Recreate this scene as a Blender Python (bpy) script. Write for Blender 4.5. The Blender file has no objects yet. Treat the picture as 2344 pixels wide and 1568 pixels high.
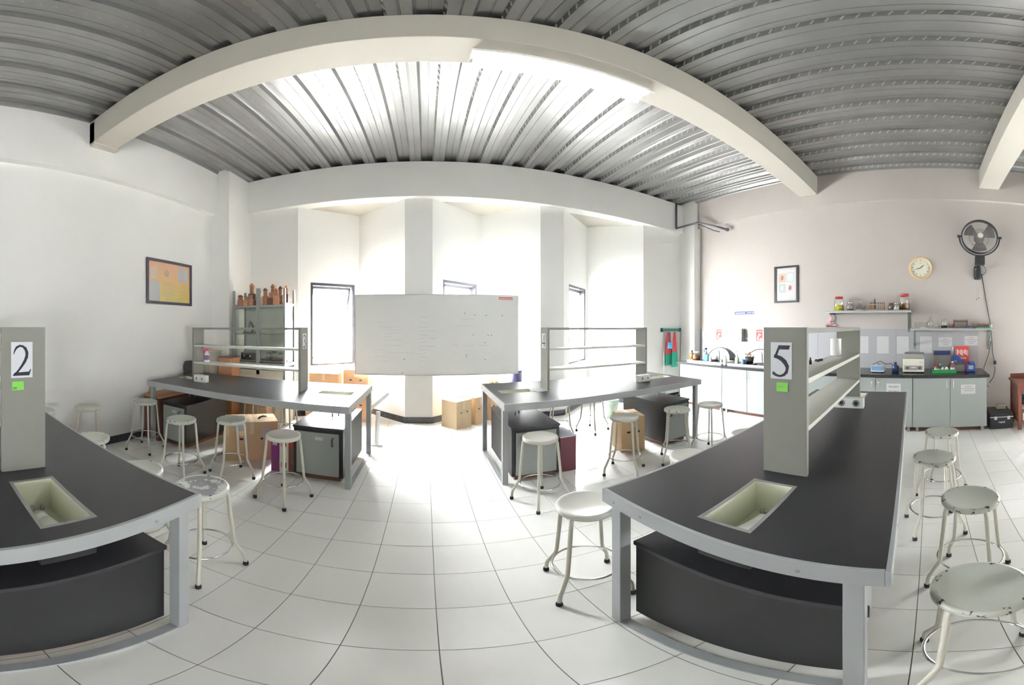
import bpy, bmesh, math, random
from math import sin, cos, pi, radians, atan2, hypot
from mathutils import Vector, Matrix

random.seed(7)
S = bpy.context.scene
C = S.collection

# ------------------------------------------------------------------ camera
cd = bpy.data.cameras.new('camera')
cd.type = 'PANO'
cd.panorama_type = 'EQUIRECTANGULAR'
FPX, CX, CY = 734.3, 975.0, 749.8            # pixels per radian, column of the aisle axis, row of the horizon
cd.longitude_min = -CX / FPX
cd.longitude_max = (2344 - CX) / FPX
cd.latitude_min = -(1568 - CY) / FPX
cd.latitude_max = CY / FPX
cd.clip_start = 0.02
cam = bpy.data.objects.new('camera', cd)
cam.location = (0, 0, 1.5)
cam.rotation_euler = (pi / 2, 0, 0)
C.objects.link(cam)
S.camera = cam

# ------------------------------------------------------------------ world, exposure
W = bpy.data.worlds.new('sky')
S.world = W
W.use_nodes = True
wb = W.node_tree.nodes['Background']
# overcast sky: much brighter overhead than at the hazy horizon, duller ground below
_nt = W.node_tree
_tc = _nt.nodes.new('ShaderNodeTexCoord'); _sx = _nt.nodes.new('ShaderNodeSeparateXYZ'); _mr = _nt.nodes.new('ShaderNodeMapRange'); _rp = _nt.nodes.new('ShaderNodeValToRGB')
_mr.inputs['From Min'].default_value = -1; _mr.inputs['From Max'].default_value = 1
_nt.links.new(_tc.outputs['Generated'], _sx.inputs[0]); _nt.links.new(_sx.outputs['Z'], _mr.inputs['Value']); _nt.links.new(_mr.outputs['Result'], _rp.inputs['Fac'])
_e = _rp.color_ramp.elements
_e[0].position = 0.0; _e[0].color = (.20, .20, .195, 1)
_e[1].position = 1.0; _e[1].color = (.96, .985, 1, 1)
_m1 = _e.new(.485); _m1.color = (.17, .17, .167, 1)
_m2 = _e.new(.515); _m2.color = (.20, .203, .206, 1)
_nt.links.new(_rp.outputs['Color'], wb.inputs[0])
wb.inputs[1].default_value = 190.0
S.view_settings.view_transform = 'Standard'
S.view_settings.look = 'None'
S.view_settings.exposure = 1.53
S.view_settings.gamma = 1.0
S.view_settings.use_curve_mapping = False
S.cycles.max_bounces = 14
S.cycles.diffuse_bounces = 9
S.cycles.glossy_bounces = 5
S.cycles.transparent_max_bounces = 16
S.cycles.sample_clamp_indirect = 12.0
S.cycles.caustics_reflective = False
S.cycles.caustics_refractive = False
TUBE = 26.0                                   # emission of the fluorescent tubes

# ------------------------------------------------------------------ materials
MATS = {}
def mat(key, col, rough=0.5, metal=0.0, var=0.0, scale=8.0, bump=0.0, bscale=60.0, spec=None, emit=None, coat=0.0, objvar=0.0):
    if key in MATS: return MATS[key]
    m = bpy.data.materials.new(key); m.use_nodes = True
    nt = m.node_tree; b = nt.nodes['Principled BSDF']
    b.inputs['Base Color'].default_value = (*col, 1)
    b.inputs['Roughness'].default_value = rough
    b.inputs['Metallic'].default_value = metal
    if spec is not None: b.inputs['Specular IOR Level'].default_value = spec
    if coat: b.inputs['Coat Weight'].default_value = coat
    if emit:
        b.inputs['Emission Color'].default_value = (*emit[0], 1)
        b.inputs['Emission Strength'].default_value = emit[1]
    tc = nt.nodes.new('ShaderNodeTexCoord')
    if var or objvar:
        n = nt.nodes.new('ShaderNodeTexNoise'); n.inputs['Scale'].default_value = scale; n.inputs['Detail'].default_value = 5
        nt.links.new(tc.outputs['Object'], n.inputs['Vector'])
        r = nt.nodes.new('ShaderNodeMapRange'); r.inputs['From Min'].default_value = .25; r.inputs['From Max'].default_value = .75
        r.inputs['To Min'].default_value = 1 - var; r.inputs['To Max'].default_value = 1 + var
        nt.links.new(n.outputs['Fac'], r.inputs['Value'])
        h = nt.nodes.new('ShaderNodeHueSaturation'); h.inputs['Color'].default_value = (*col, 1)
        src = r.outputs['Result']
        if objvar:
            oi = nt.nodes.new('ShaderNodeObjectInfo')
            r2 = nt.nodes.new('ShaderNodeMapRange'); r2.inputs['To Min'].default_value = 1 - objvar; r2.inputs['To Max'].default_value = 1 + objvar
            nt.links.new(oi.outputs['Random'], r2.inputs['Value'])
            mu = nt.nodes.new('ShaderNodeMath'); mu.operation = 'MULTIPLY'
            nt.links.new(src, mu.inputs[0]); nt.links.new(r2.outputs['Result'], mu.inputs[1]); src = mu.outputs[0]
        nt.links.new(src, h.inputs['Value']); nt.links.new(h.outputs['Color'], b.inputs['Base Color'])
    if bump:
        n2 = nt.nodes.new('ShaderNodeTexNoise'); n2.inputs['Scale'].default_value = bscale; n2.inputs['Detail'].default_value = 3
        nt.links.new(tc.outputs['Object'], n2.inputs['Vector'])
        bp = nt.nodes.new('ShaderNodeBump'); bp.inputs['Strength'].default_value = bump; bp.inputs['Distance'].default_value = 0.01
        nt.links.new(n2.outputs['Fac'], bp.inputs['Height']); nt.links.new(bp.outputs['Normal'], b.inputs['Normal'])
    MATS[key] = m
    return m

def worn(key, col, under, thr=0.62, scale=14.0, rough=0.35):
    """paint with chips and bare spots showing what is under it"""
    m = mat(key, col, rough); nt = m.node_tree; b = nt.nodes['Principled BSDF']
    tc = nt.nodes['Texture Coordinate']
    n = nt.nodes.new('ShaderNodeTexNoise'); n.inputs['Scale'].default_value = scale; n.inputs['Detail'].default_value = 6; n.inputs['Roughness'].default_value = .65
    nt.links.new(tc.outputs['Object'], n.inputs['Vector'])
    cr = nt.nodes.new('ShaderNodeValToRGB'); cr.color_ramp.elements[0].position = thr; cr.color_ramp.elements[1].position = thr + .02
    cr.color_ramp.elements[0].color = (*col, 1); cr.color_ramp.elements[1].color = (*under, 1)
    nt.links.new(n.outputs['Fac'], cr.inputs['Fac']); nt.links.new(cr.outputs['Color'], b.inputs['Base Color'])
    return m

def speckle(key, c1, c2, scale=180, rough=0.2, thr=.62):
    m = mat(key, c1, rough); nt = m.node_tree; b = nt.nodes['Principled BSDF']; tc = nt.nodes['Texture Coordinate']
    v = nt.nodes.new('ShaderNodeTexNoise'); v.inputs['Scale'].default_value = scale; v.inputs['Detail'].default_value = 2
    nt.links.new(tc.outputs['Object'], v.inputs['Vector'])
    cr = nt.nodes.new('ShaderNodeValToRGB'); cr.color_ramp.elements[0].position = thr - .06; cr.color_ramp.elements[1].position = thr + .06
    cr.color_ramp.elements[0].color = (*c1, 1); cr.color_ramp.elements[1].color = (*c2, 1)
    nt.links.new(v.outputs['Fac'], cr.inputs['Fac']); nt.links.new(cr.outputs['Color'], b.inputs['Base Color'])
    return m

def woodm(key, c1, c2, rough=0.5, scale=(1.5, 12, 12)):
    m = mat(key, c1, rough); nt = m.node_tree; b = nt.nodes['Principled BSDF']; tc = nt.nodes['Texture Coordinate']
    mp = nt.nodes.new('ShaderNodeMapping'); mp.inputs['Scale'].default_value = scale
    n = nt.nodes.new('ShaderNodeTexNoise'); n.inputs['Scale'].default_value = 4; n.inputs['Detail'].default_value = 6; n.inputs['Distortion'].default_value = .6
    nt.links.new(tc.outputs['Object'], mp.inputs['Vector']); nt.links.new(mp.outputs['Vector'], n.inputs['Vector'])
    cr = nt.nodes.new('ShaderNodeValToRGB'); cr.color_ramp.elements[0].position = .3; cr.color_ramp.elements[1].position = .7
    cr.color_ramp.elements[0].color = (*c1, 1); cr.color_ramp.elements[1].color = (*c2, 1)
    nt.links.new(n.outputs['Fac'], cr.inputs['Fac']); nt.links.new(cr.outputs['Color'], b.inputs['Base Color'])
    return m

def thinglass(key, tint=(1, 1, 1), fac=0.12):
    m = bpy.data.materials.new(key); m.use_nodes = True; nt = m.node_tree; nt.nodes.clear()
    o = nt.nodes.new('ShaderNodeOutputMaterial'); mx = nt.nodes.new('ShaderNodeMixShader')
    t = nt.nodes.new('ShaderNodeBsdfTransparent'); t.inputs[0].default_value = (*tint, 1)
    g = nt.nodes.new('ShaderNodeBsdfGlossy'); g.inputs['Roughness'].default_value = .04
    lw = nt.nodes.new('ShaderNodeLayerWeight'); lw.inputs['Blend'].default_value = .25
    ad = nt.nodes.new('ShaderNodeMath'); ad.operation = 'MULTIPLY_ADD'; ad.inputs[1].default_value = .55; ad.inputs[2].default_value = fac * .5
    nt.links.new(lw.outputs['Facing'], ad.inputs[0]); nt.links.new(ad.outputs[0], mx.inputs[0])
    nt.links.new(t.outputs[0], mx.inputs[1]); nt.links.new(g.outputs[0], mx.inputs[2]); nt.links.new(mx.outputs[0], o.inputs[0])
    MATS[key] = m
    return m

WALL = mat('wall_paint', (.86, .86, .84), .7, var=.025, scale=1.3, bump=.06, bscale=25)
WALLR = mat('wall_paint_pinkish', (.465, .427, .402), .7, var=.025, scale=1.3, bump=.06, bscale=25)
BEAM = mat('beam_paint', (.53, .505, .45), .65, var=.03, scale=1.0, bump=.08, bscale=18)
TILE = mat('floor_tile_glaze', (.84, .83, .785), .12, var=.02, scale=3, objvar=.025)
GROUT = mat('grout', (.22, .19, .165), .9)
GRANITE = speckle('granite_baseboard', (.035, .035, .045), (.16, .16, .19), 90, .25)
COUNTER = speckle('counter_granite', (.025, .024, .026), (.10, .10, .105), 160, .18)
STEEL = mat('galvanised_steel', (.37, .37, .365), .33, .85, var=.10, scale=2.2, bump=.05, bscale=9)
SLAB = mat('concrete', (.12, .12, .13), .9)
FRAME = mat('bench_frame_paint', (.34, .355, .36), .42, var=.03, scale=5)
PANELG = mat('shelf_grey_panel', (.245, .245, .22), .5, var=.02, scale=6)
SHELFW = mat('shelf_pale_board', (.56, .56, .51), .45, var=.02, scale=6)
TOP = mat('bench_dark_laminate', (.029, .028, .032), .33, var=.08, scale=14)
DARKPANEL = mat('dark_panel', (.017, .017, .018), .42, var=.06, scale=4)
BASIN = mat('basin_cream', (.78, .79, .66), .4)
BLACK = mat('black_rubber', (.012, .012, .018), .5)
BLACKP = mat('black_plastic', (.022, .022, .026), .35)
CHROME = mat('chrome', (.75, .75, .74), .16, 1.0)
STOOLP = worn('stool_cream_paint', (.62, .595, .51), (.10, .055, .04), .70, 22)
STOOLP2 = worn('stool_pinkish_paint', (.62, .56, .49), (.2, .13, .1), .70, 22)
SEATW = worn('seat_white_paint', (.54, .56, .495), (.09, .05, .04), .735, 30)
SEATG = worn('seat_cream_gloss', (.60, .59, .53), (.15, .1, .08), .76, 30, .22)
SEATGREY = worn('seat_patched_paint', (.60, .61, .56), (.27, .27, .28), .5, 5.5)
RIMW = worn('seat_rim_chipped', (.54, .55, .48), (.045, .02, .03), .575, 26)
DOORP = mat('cabinet_pale_laminate', (.31, .335, .318), .35, var=.015, scale=3)
BODYP = mat('cabinet_body', (.50, .52, .49), .5)
WHITE = mat('white_gloss', (.83, .83, .81), .3)
PAPER = mat('paper', (.54, .54, .54), .8)
PAPERB = mat('paper_bluish', (.66, .68, .72), .8)
INK = mat('ink', (.03, .027, .045), .7)
INKG = mat('ink_faded', (.30, .30, .31), .8)
INKP = mat('ink_pale', (.50, .50, .50), .8)
NOTE = mat('sticky_green', (.22, .62, .10), .8)
WBOARD = mat('whiteboard_enamel', (.74, .75, .735), .3, var=.03, scale=1.8)
ALU = mat('aluminium', (.55, .55, .56), .35, .8)
WINF = mat('window_dark_frame', (.035, .035, .045), .4)
CARD = mat('cardboard', (.62, .43, .25), .85, var=.06, scale=5)
CARDP = mat('cardboard_pale', (.66, .52, .33), .85, var=.06, scale=5)
CARDT = mat('carton_tape', (.70, .56, .38), .5)
CARDO = mat('cardboard_orange', (.66, .42, .25), .85, var=.06, scale=5)
PLY = woodm('plywood_grey', (.42, .40, .34), (.50, .47, .40), .7)
BRWOOD = woodm('brown_wood', (.13, .055, .035), (.19, .085, .05), .45)
REDWOOD = woodm('red_brown_wood', (.15, .045, .028), (.22, .07, .04), .35)
ORWOOD = woodm('orange_wood', (.50, .24, .12), (.60, .31, .17), .6)
KRAFT = woodm('kraft_wood', (.33, .16, .10), (.47, .26, .17), .75)
GLASS = thinglass('clear_glass', (.97, .98, .97), .14)
PANE = thinglass('window_pane', (.98, .99, 1), .08)
CABGLASS = thinglass('cabinet_glass', (.95, .97, .95), .10)
RED = mat('red_plastic', (.55, .055, .045), .4)
REDL = mat('red_print', (.52, .045, .035), .6)
BLUEP = mat('blue_print', (.17, .35, .60), .6)
BLUE = mat('blue_plastic', (.03, .07, .32), .35)
BLUED = mat('dark_blue', (.02, .035, .12), .3)
BLUEL = mat('sponge_blue', (.08, .38, .70), .8)
GREEN = mat('green_plastic', (.03, .25, .07), .45)
GREENC = mat('green_cloth', (.03, .33, .22), .9, var=.15, scale=20)
REDC = mat('red_cloth', (.66, .10, .11), .9, var=.2, scale=18)
TEAL = mat('teal_plastic', (.02, .26, .20), .45)
PINK = mat('pink_print', (.75, .52, .50), .7)
BEIGE = mat('beige_plastic', (.66, .63, .52), .4)
GREYP = mat('grey_plastic', (.27, .265, .26), .45)
BROWNL = mat('brown_liquid', (.22, .10, .03), .2)
YELLOWL = mat('yellow_liquid', (.62, .55, .04), .2)
PALEGREEN = mat('pale_green_plastic', (.62, .76, .62), .4)
CLOCKRIM = mat('clock_gold_rim', (.68, .48, .26), .35)
CLOCKF = mat('clock_face', (.70, .69, .57), .6)
BACKSP = mat('backsplash_tile', (.40, .40, .415), .25, var=.015, scale=3)
MAGENTA = mat('binder_purple', (.25, .03, .22), .4)
MAROON = mat('maroon_case', (.16, .04, .055), .45)
TUBEM = mat('fluorescent_tube', (1, 1, 1), .5, emit=((.90, .94, 1.0), TUBE))
IRON = mat('iron_pipe', (.11, .11, .13), .5, .4)
LEAF = mat('dried_leaf', (.35, .17, .13), .8, var=.3, scale=30)
CREAM = mat('cream_board', (.72, .68, .55), .6)
DARKGREYC = mat('dark_grey_cloth', (.09, .09, .095), .8)
GREYMETAL = mat('shelf_metal', (.50, .52, .50), .4, .5)
GREENMETAL = mat('bracket_metal', (.20, .24, .21), .45, .4)

# ------------------------------------------------------------------ mesh builder
class B:
    def __init__(s): s.bm = bmesh.new()
    def box(s, x0, x1, y0, y1, z0, z1, M=None, bev=0.0):
        r = bmesh.ops.create_cube(s.bm, size=1.0)
        vs = r['verts']
        for v in vs:
            v.co = Vector(((x0 + x1) / 2 + v.co.x * (x1 - x0), (y0 + y1) / 2 + v.co.y * (y1 - y0), (z0 + z1) / 2 + v.co.z * (z1 - z0)))
        if bev:
            es = list({e for v in vs for e in v.link_edges})
            rr = bmesh.ops.bevel(s.bm, geom=es, offset=bev, segments=2, affect='EDGES', profile=.5)
            vs = rr['verts']
        if M is not None:
            for v in set(vs): v.co = M @ v.co
        return s
    def quad(s, *ps):
        s.bm.faces.new([s.bm.verts.new(p) for p in ps]); return s
    def prism(s, pts, h0, h1, M=None):
        """polygon pts (x,y) extruded from z=h0 to h1"""
        a = [s.bm.verts.new(((M @ Vector((x, y, h0))) if M else (x, y, h0))) for x, y in pts]
        b = [s.bm.verts.new(((M @ Vector((x, y, h1))) if M else (x, y, h1))) for x, y in pts]
        s.bm.faces.new(a[::-1]); s.bm.faces.new(b)
        n = len(pts)
        for i in range(n): s.bm.faces.new((a[i], a[(i + 1) % n], b[(i + 1) % n], b[i]))
        return s
    def tube(s, pts, r, n=8, closed=False):
        pts = [Vector(p) for p in pts]; N = len(pts); rings = []
        up = None
        for i in range(N):
            if closed: d = pts[(i + 1) % N] - pts[i - 1]
            else: d = (pts[min(i + 1, N - 1)] - pts[max(i - 1, 0)])
            d.normalize()
            if up is None:
                up = Vector((0, 0, 1)) if abs(d.z) < .9 else Vector((1, 0, 0))
            a = (up - d * up.dot(d))
            if a.length < 1e-4: a = Vector((1, 0, 0)) - d * d.x
            a.normalize(); b = d.cross(a); up = a
            rr = r[i] if isinstance(r, (list, tuple)) else r
            rings.append([s.bm.verts.new(pts[i] + (a * cos(2 * pi * k / n) + b * sin(2 * pi * k / n)) * rr) for k in range(n)])
        for i in range(N if closed else N - 1):
            p, q = rings[i], rings[(i + 1) % N]
            for k in range(n):
                f = s.bm.faces.new((p[k], p[(k + 1) % n], q[(k + 1) % n], q[k])); f.smooth = n > 5
        if not closed:
            s.bm.faces.new(rings[0][::-1]); s.bm.faces.new(rings[-1])
        return s
    def lathe(s, prof, n=20, c=(0, 0, 0), M=None, smooth=True, cap=True):
        rings = []
        for (r, z) in prof:
            ring = []
            for k in range(n):
                p = Vector((c[0] + r * cos(2 * pi * k / n), c[1] + r * sin(2 * pi * k / n), c[2] + z))
                ring.append(s.bm.verts.new(M @ p if M is not None else p))
            rings.append(ring)
        for p, q in zip(rings, rings[1:]):
            for k in range(n):
                f = s.bm.faces.new((p[k], p[(k + 1) % n], q[(k + 1) % n], q[k])); f.smooth = smooth
        if cap:
            if prof[0][0] > 1e-5: s.bm.faces.new(rings[0][::-1])
            if prof[-1][0] > 1e-5: s.bm.faces.new(rings[-1])
        return s
    def ribbon(s, pts, h0, h1, M=None):
        """a stroke of changing width: pts (x, y, w)"""
        L, R = [], []
        n = len(pts)
        for i in range(n):
            a = pts[max(i - 1, 0)]; b = pts[min(i + 1, n - 1)]
            dx, dy = b[0] - a[0], b[1] - a[1]; l = hypot(dx, dy) or 1
            nx, ny = -dy / l, dx / l; x, y, w = pts[i]
            L.append((x + nx * w / 2, y + ny * w / 2)); R.append((x - nx * w / 2, y - ny * w / 2))
        for i in range(n - 1):
            s.prism([R[i], R[i + 1], L[i + 1], L[i]], h0, h1, M)
        return s
    def mesh(s, name, m):
        me = bpy.data.meshes.new(name)
        bmesh.ops.recalc_face_normals(s.bm, faces=s.bm.faces)
        s.bm.to_mesh(me); s.bm.free()
        for x in (m if isinstance(m, (list, tuple)) else [m]): me.materials.append(x)
        return me

def obj(name, b, m, parent=None, **props):
    me = b.mesh(name, m) if isinstance(b, B) else b
    o = bpy.data.objects.new(name, me); C.objects.link(o)
    if parent is not None: o.parent = parent
    for k, v in props.items(): o[k] = v
    return o

def thing(name, label, cat, loc=(0, 0, 0), rz=0.0, group=None, M=None):
    o = bpy.data.objects.new(name, None); C.objects.link(o)
    o.empty_display_size = .05
    if M is not None: o.matrix_world = M
    else: o.location = loc; o.rotation_euler = (0, 0, rz)
    o['label'] = label; o['category'] = cat
    if group: o['group'] = group
    return o

def solo(name, b, m, label, cat, group=None, loc=None, rz=0.0, M=None):
    o = obj(name, b, m); o['label'] = label; o['category'] = cat
    if group: o['group'] = group
    if M is not None: o.matrix_world = M
    elif loc is not None: o.location = loc; o.rotation_euler = (0, 0, rz)
    return o

def dup(root, loc=None, rz=None, label=None, swap=None):
    def cp(o, par):
        c = o.copy(); C.objects.link(c)
        if par is not None: c.parent = par
        if swap and o.name.split('.')[0] in swap:
            c.data = swap[o.name.split('.')[0]]
        for ch in o.children: cp(ch, c)
        return c
    r = cp(root, None)
    if loc is not None: r.location = loc
    if rz is not None: r.rotation_euler = (0, 0, rz)
    if label: r['label'] = label
    return r

def basis(o, right, up, out):
    M = Matrix.Identity(4)
    for i, v in enumerate((right, up, out)):
        v = Vector(v)
        for k in range(3): M[k][i] = v[k]
    for k in range(3): M[k][3] = o[k]
    return M
def onright(y, z, x=5.12): return basis((x, y, z), (0, -1, 0), (0, 0, 1), (-1, 0, 0))     # local x: towards the camera side of the right wall
def onleft(y, z, x=-3.30): return basis((x, y, z), (0, 1, 0), (0, 0, 1), (1, 0, 0))
def onback(x, z, y): return basis((x, y, z), (1, 0, 0), (0, 0, 1), (0, -1, 0))

def text_mesh(txt, size, m, ext=0.0004, align='CENTER', spacing=1.0):
    c = bpy.data.curves.new('lettering', 'FONT'); c.body = txt; c.size = size; c.extrude = ext
    c.align_x = align; c.align_y = 'CENTER'; c.space_line = spacing; c.resolution_u = 2
    t = bpy.data.objects.new('lettering_tmp', c); C.objects.link(t)
    bpy.context.view_layer.update()
    me = bpy.data.meshes.new_from_object(t.evaluated_get(bpy.context.evaluated_depsgraph_get()))
    bpy.data.objects.remove(t); me.materials.clear(); me.materials.append(m); me.name = 'lettering'
    return me
def lettering(parent, txt, size, x, y, z, m=INK, name='lettering', **k):
    o = obj(name, text_mesh(txt, size, m, **k), m, parent); o.location = (x, y, z)
    return o

# ------------------------------------------------------------------ setting
XL, XR, YF, YB, H = -3.30, 5.12, -4.3, 4.88, 4.23
BEAMY = [(4.78, 5.02), (1.845, 2.17), (-1.10, -0.78), (-4.3, -3.98)]
BEAMZ = 3.865
TS = .3; OX, OY = .0397, 2.150

# floor: grout bed, the 300 nearest tiles one by one, the rest joined
fb = B().box(XL - .2, XR + .2, YF - .2, 5.9, -.12, -.0025)
floor = obj('floor', fb, GROUT, kind='structure')
tl = []
for i in range(-12, 18):
    for j in range(-13, 22):
        x, y = OX + i * TS, OY - j * TS
        if x + TS < XL or x > XR or y + TS < YF or y > 5.75: continue
        cx_, cy_ = x + TS / 2, y + TS / 2
        a = atan2(cx_, cy_); vis = -1.36 < a < 1.90
        tl.append((hypot(cx_, cy_) + (0 if vis else 50), x, y))
tl.sort()
tm = B().box(.0018, TS - .0018, .0018, TS - .0018, -.006, 0).mesh('floor_tile', TILE)
rest = B()
for n, (d_, x, y) in enumerate(tl):
    if n < 300:
        o = bpy.data.objects.new('floor_tile', tm); C.objects.link(o); o.parent = floor
        o.location = (x, y, random.uniform(-.0003, 0)); o.rotation_euler = (random.uniform(-.0008, .0008), random.uniform(-.0008, .0008), 0)
    else:
        rest.box(x + .0018, x + TS - .0018, y + .0018, y + TS - .0018, -.006, 0)
obj('floor_tile_field', rest, TILE, floor, kind='stuff')

# side walls with the beams that run along their tops
wl = B().box(XL - .2, XL, YF, 5.9, -.1, 4.6)
obj('wall_left', wl, WALL, kind='structure')
obj('trim_1', B().box(XL, XL + .10, YF, 4.8, 3.43, H + .08), WALL, kind='structure')
FILL_WINDOWS = [(-4.2, -3.5), (-3.4, -2.7)]; RZ0, RZ1 = .40, 1.40          # unseen openings added behind the camera to light the left wall
wr = B().box(XR, XR + .2, FILL_WINDOWS[1][1], 5.9, -.1, 4.6).box(XR, XR + .2, FILL_WINDOWS[0][1], FILL_WINDOWS[1][0], -.1, 4.6).box(XR, XR + .2, YF, FILL_WINDOWS[0][0], -.1, 4.6)
for a, c in FILL_WINDOWS: wr.box(XR, XR + .2, a, c, -.1, RZ0).box(XR, XR + .2, a, c, RZ1, 4.6)
obj('wall_right', wr, WALLR, kind='structure')
obj('trim_2', B().box(XR - .08, XR, YF, 4.8, 3.64, H + .08), WALLR, kind='structure')
obj('wall_front', B().box(XL - .2, XR + .2, YF - .2, YF, -.1, 4.6), WALL, kind='structure')
# corner columns and cross beams
obj('trim_3', B().box(XL, -2.96, 4.20, 5.0, 0, H + .08), WALL, kind='structure')
obj('trim_4', B().box(4.93, XR, 4.45, 5.0, 0, H + .08), WALL, kind='structure')
names = ['trim_5', 'trim_6', 'trim_7', 'trim_8']
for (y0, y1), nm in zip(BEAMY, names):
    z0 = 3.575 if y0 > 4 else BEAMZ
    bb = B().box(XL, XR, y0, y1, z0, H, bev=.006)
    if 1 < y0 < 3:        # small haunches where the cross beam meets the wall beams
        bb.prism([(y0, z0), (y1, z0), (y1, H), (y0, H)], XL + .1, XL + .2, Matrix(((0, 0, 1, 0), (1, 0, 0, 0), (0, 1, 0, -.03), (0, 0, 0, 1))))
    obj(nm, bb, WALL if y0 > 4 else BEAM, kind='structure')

# ceiling: steel deck sheets between the beams, concrete above
ceil = obj('ceiling', B().box(XL - .2, XR + .2, YF - .2, 5.9, H + .075, H + .3), SLAB, kind='structure')
PER = .345
def profile(x):
    return [(x, 0), (x + .066, 0), (x + .070, .007), (x + .078, .007), (x + .082, 0), (x + .150, 0),
            (x + .172, .052), (x + .240, .052), (x + .244, .058), (x + .252, .058), (x + .256, .052), (x + .323, .052), (x + PER, 0)]
def deck_mesh(y0, y1, nper):
    b = B(); pts = []
    for k in range(nper):
        pp = profile(k * PER); pts += pp if k == 0 else pp[1:]
    lo = [(b.bm.verts.new((x, y0, z)), b.bm.verts.new((x, y1, z))) for x, z in pts]
    for (a, c), (d, e) in zip(lo, lo[1:]): b.bm.faces.new((a, c, e, d))
    # lap seam of the sheet edge
    b.box(-.002, .006, y0, y1, -.003, .001)
    return b.mesh('deck_sheet', STEEL)
bays = [(2.02, 4.92), (-.93, 2.02), (-4.15, -.93)]
for (y0, y1) in bays:
    me = deck_mesh(0, y1 - y0, 2)
    x = XL - .03
    while x < XR:
        o = obj('deck_sheet', me, STEEL, ceil); o.location = (x, y0, H + .001)
        x += 2 * PER
# pressed marks on the webs of the deck
em = B()
for (y0, y1) in bays[:2]:
    x = XL - .03
    while x < XR:
        yy = y0 + .1
        while yy < y1 - .1:
            for s0, sg in ((PER, -1),):
                cxx = x + s0 + sg * .011
                M = Matrix.Translation((cxx, yy, H + .027)) @ Matrix.Rotation(-sg * radians(67), 4, 'Y') @ Matrix.Rotation(radians(35), 4, 'Z')
                em.box(-.024, .024, -.0055, .0055, -.0055, .0055, M)
            yy += .096
        x += PER
obj('deck_embossing', em, mat('embossing_glint', (.66, .66, .64), .3, .6), ceil, kind='stuff')  # lighter colour than the deck steel imitates glints on the marks

obj('trim_11', B().box(XL, XR, 4.93, 5.02, H - .005, H + .08), SLAB, kind='structure')

# back wall: piers with V-shaped bays between them, a window in the left face of every bay
PX = [(-2.96, -2.058), (-.32, .10), (1.82, 2.235), (3.93, 4.95)]
DEP = 5.62; ZT = 3.62
bw = B(); bs = B()
for x0, x1 in PX:
    bw.box(x0, x1, YB, YB + .12, -.05, ZT)
    bs.box(x0 - .012 if x0 > -2.9 else x0, x1 + .012, YB - .012, YB, 0, .1)
windows = []
for k in range(3):
    a = Vector((PX[k][1], YB, 0)); c = Vector((PX[k + 1][0], YB, 0)); mid = Vector(((a.x + c.x) / 2, DEP, 0))
    for (p, q, win) in ((a, mid, True), (mid, c, False)):
        r = (q - p); L = r.length; r.normalize()
        M = basis(p, r, (0, 0, 1), r.cross(Vector((0, 0, 1))))
        f = lambda s0, s1, z0, z1: bw.box(s0, s1, z0, z1, -.12, 0, M)
        if win:
            w0, w1, z0, z1 = L * .195, L * .925, .86, 2.262
            f(0, w0, -.05, ZT); f(w1, L + .06, -.05, ZT); f(w0, w1, -.05, z0); f(w0, w1, z1, ZT)
            windows.append((M, w0, w1, z0, z1))
        else: f(-.06, L, -.05, ZT)
        bs.box(0, L, 0, .1, 0, .012, M)
obj('wall_back', bw, WALL, kind='structure')
obj('baseboard_back', bs, GRANITE, kind='structure')
obj('baseboard_left', B().box(XL, XL + .012, YF, 4.2, 0, .1), GRANITE, kind='structure')
obj('baseboard_right', B().box(XR - .012, XR, YF, -.85, 0, .1), GRANITE, kind='structure')
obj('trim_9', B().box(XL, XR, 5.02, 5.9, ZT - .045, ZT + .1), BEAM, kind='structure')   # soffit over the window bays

for k, (M, w0, w1, z0, z1) in enumerate(windows):
    w = bpy.data.objects.new('window_%d' % (k + 1), None); C.objects.link(w); w.matrix_world = M; w['kind'] = 'structure'
    f = B(); t = .045
    for (a, b, c, d) in ((w0, w0 + t, z0, z1), (w1 - t, w1, z0, z1), (w0 + t, w1 - t, z0, z0 + .03), (w0 + t, w1 - t, z1 - t, z1)):
        f.box(a, b, c, d, -.10, -.01)
    obj('window_frame', f, WINF, w)
    # top-hung sash pushed open a little
    Ms = Matrix.Translation((0, z1 - .05, -.075)) @ Matrix.Rotation(radians(13), 4, 'X')
    s = B(); hh = z1 - z0 - .09; t2 = .035
    a0, a1 = w0 + .05, w1 - .05
    for (a, b, c, d) in ((a0, a0 + t2, -hh, 0), (a1 - t2, a1, -hh, 0), (a0 + t2, a1 - t2, -hh, -hh + t2), (a0 + t2, a1 - t2, -t2 - .012, 0)):
        s.box(a, b, c, d, -.02, .0, Ms)
    sa = obj('sash', s, WINF, w)
    obj('pane', B().box(a0 + t2, a1 - t2, -hh + t2, -t2 - .012, -.012, -.008, Ms), PANE, sa)
    st = B().tube([(a1 - .03, z1 - .08, -.06), (a1 - .09, z1 - .62, -.18)], .006, 6).tube([(a1 - .02, z1 - .70, -.06), (a1 - .09, z1 - .62, -.18)], .006, 6)
    obj('stay_bar', st, IRON, w)
    # daylight portal in the opening
    la = bpy.data.lights.new('window_portal', 'AREA'); la.shape = 'RECTANGLE'; la.size = w1 - w0; la.size_y = z1 - z0
    la.cycles.is_portal = True
    lo = bpy.data.objects.new('window_portal', la); C.objects.link(lo)
    lo.matrix_world = M @ Matrix.Translation(((w0 + w1) / 2, (z0 + z1) / 2, -.11)) @ Matrix.Rotation(pi, 4, 'X') @ Matrix.Rotation(pi, 4, 'X')

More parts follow.
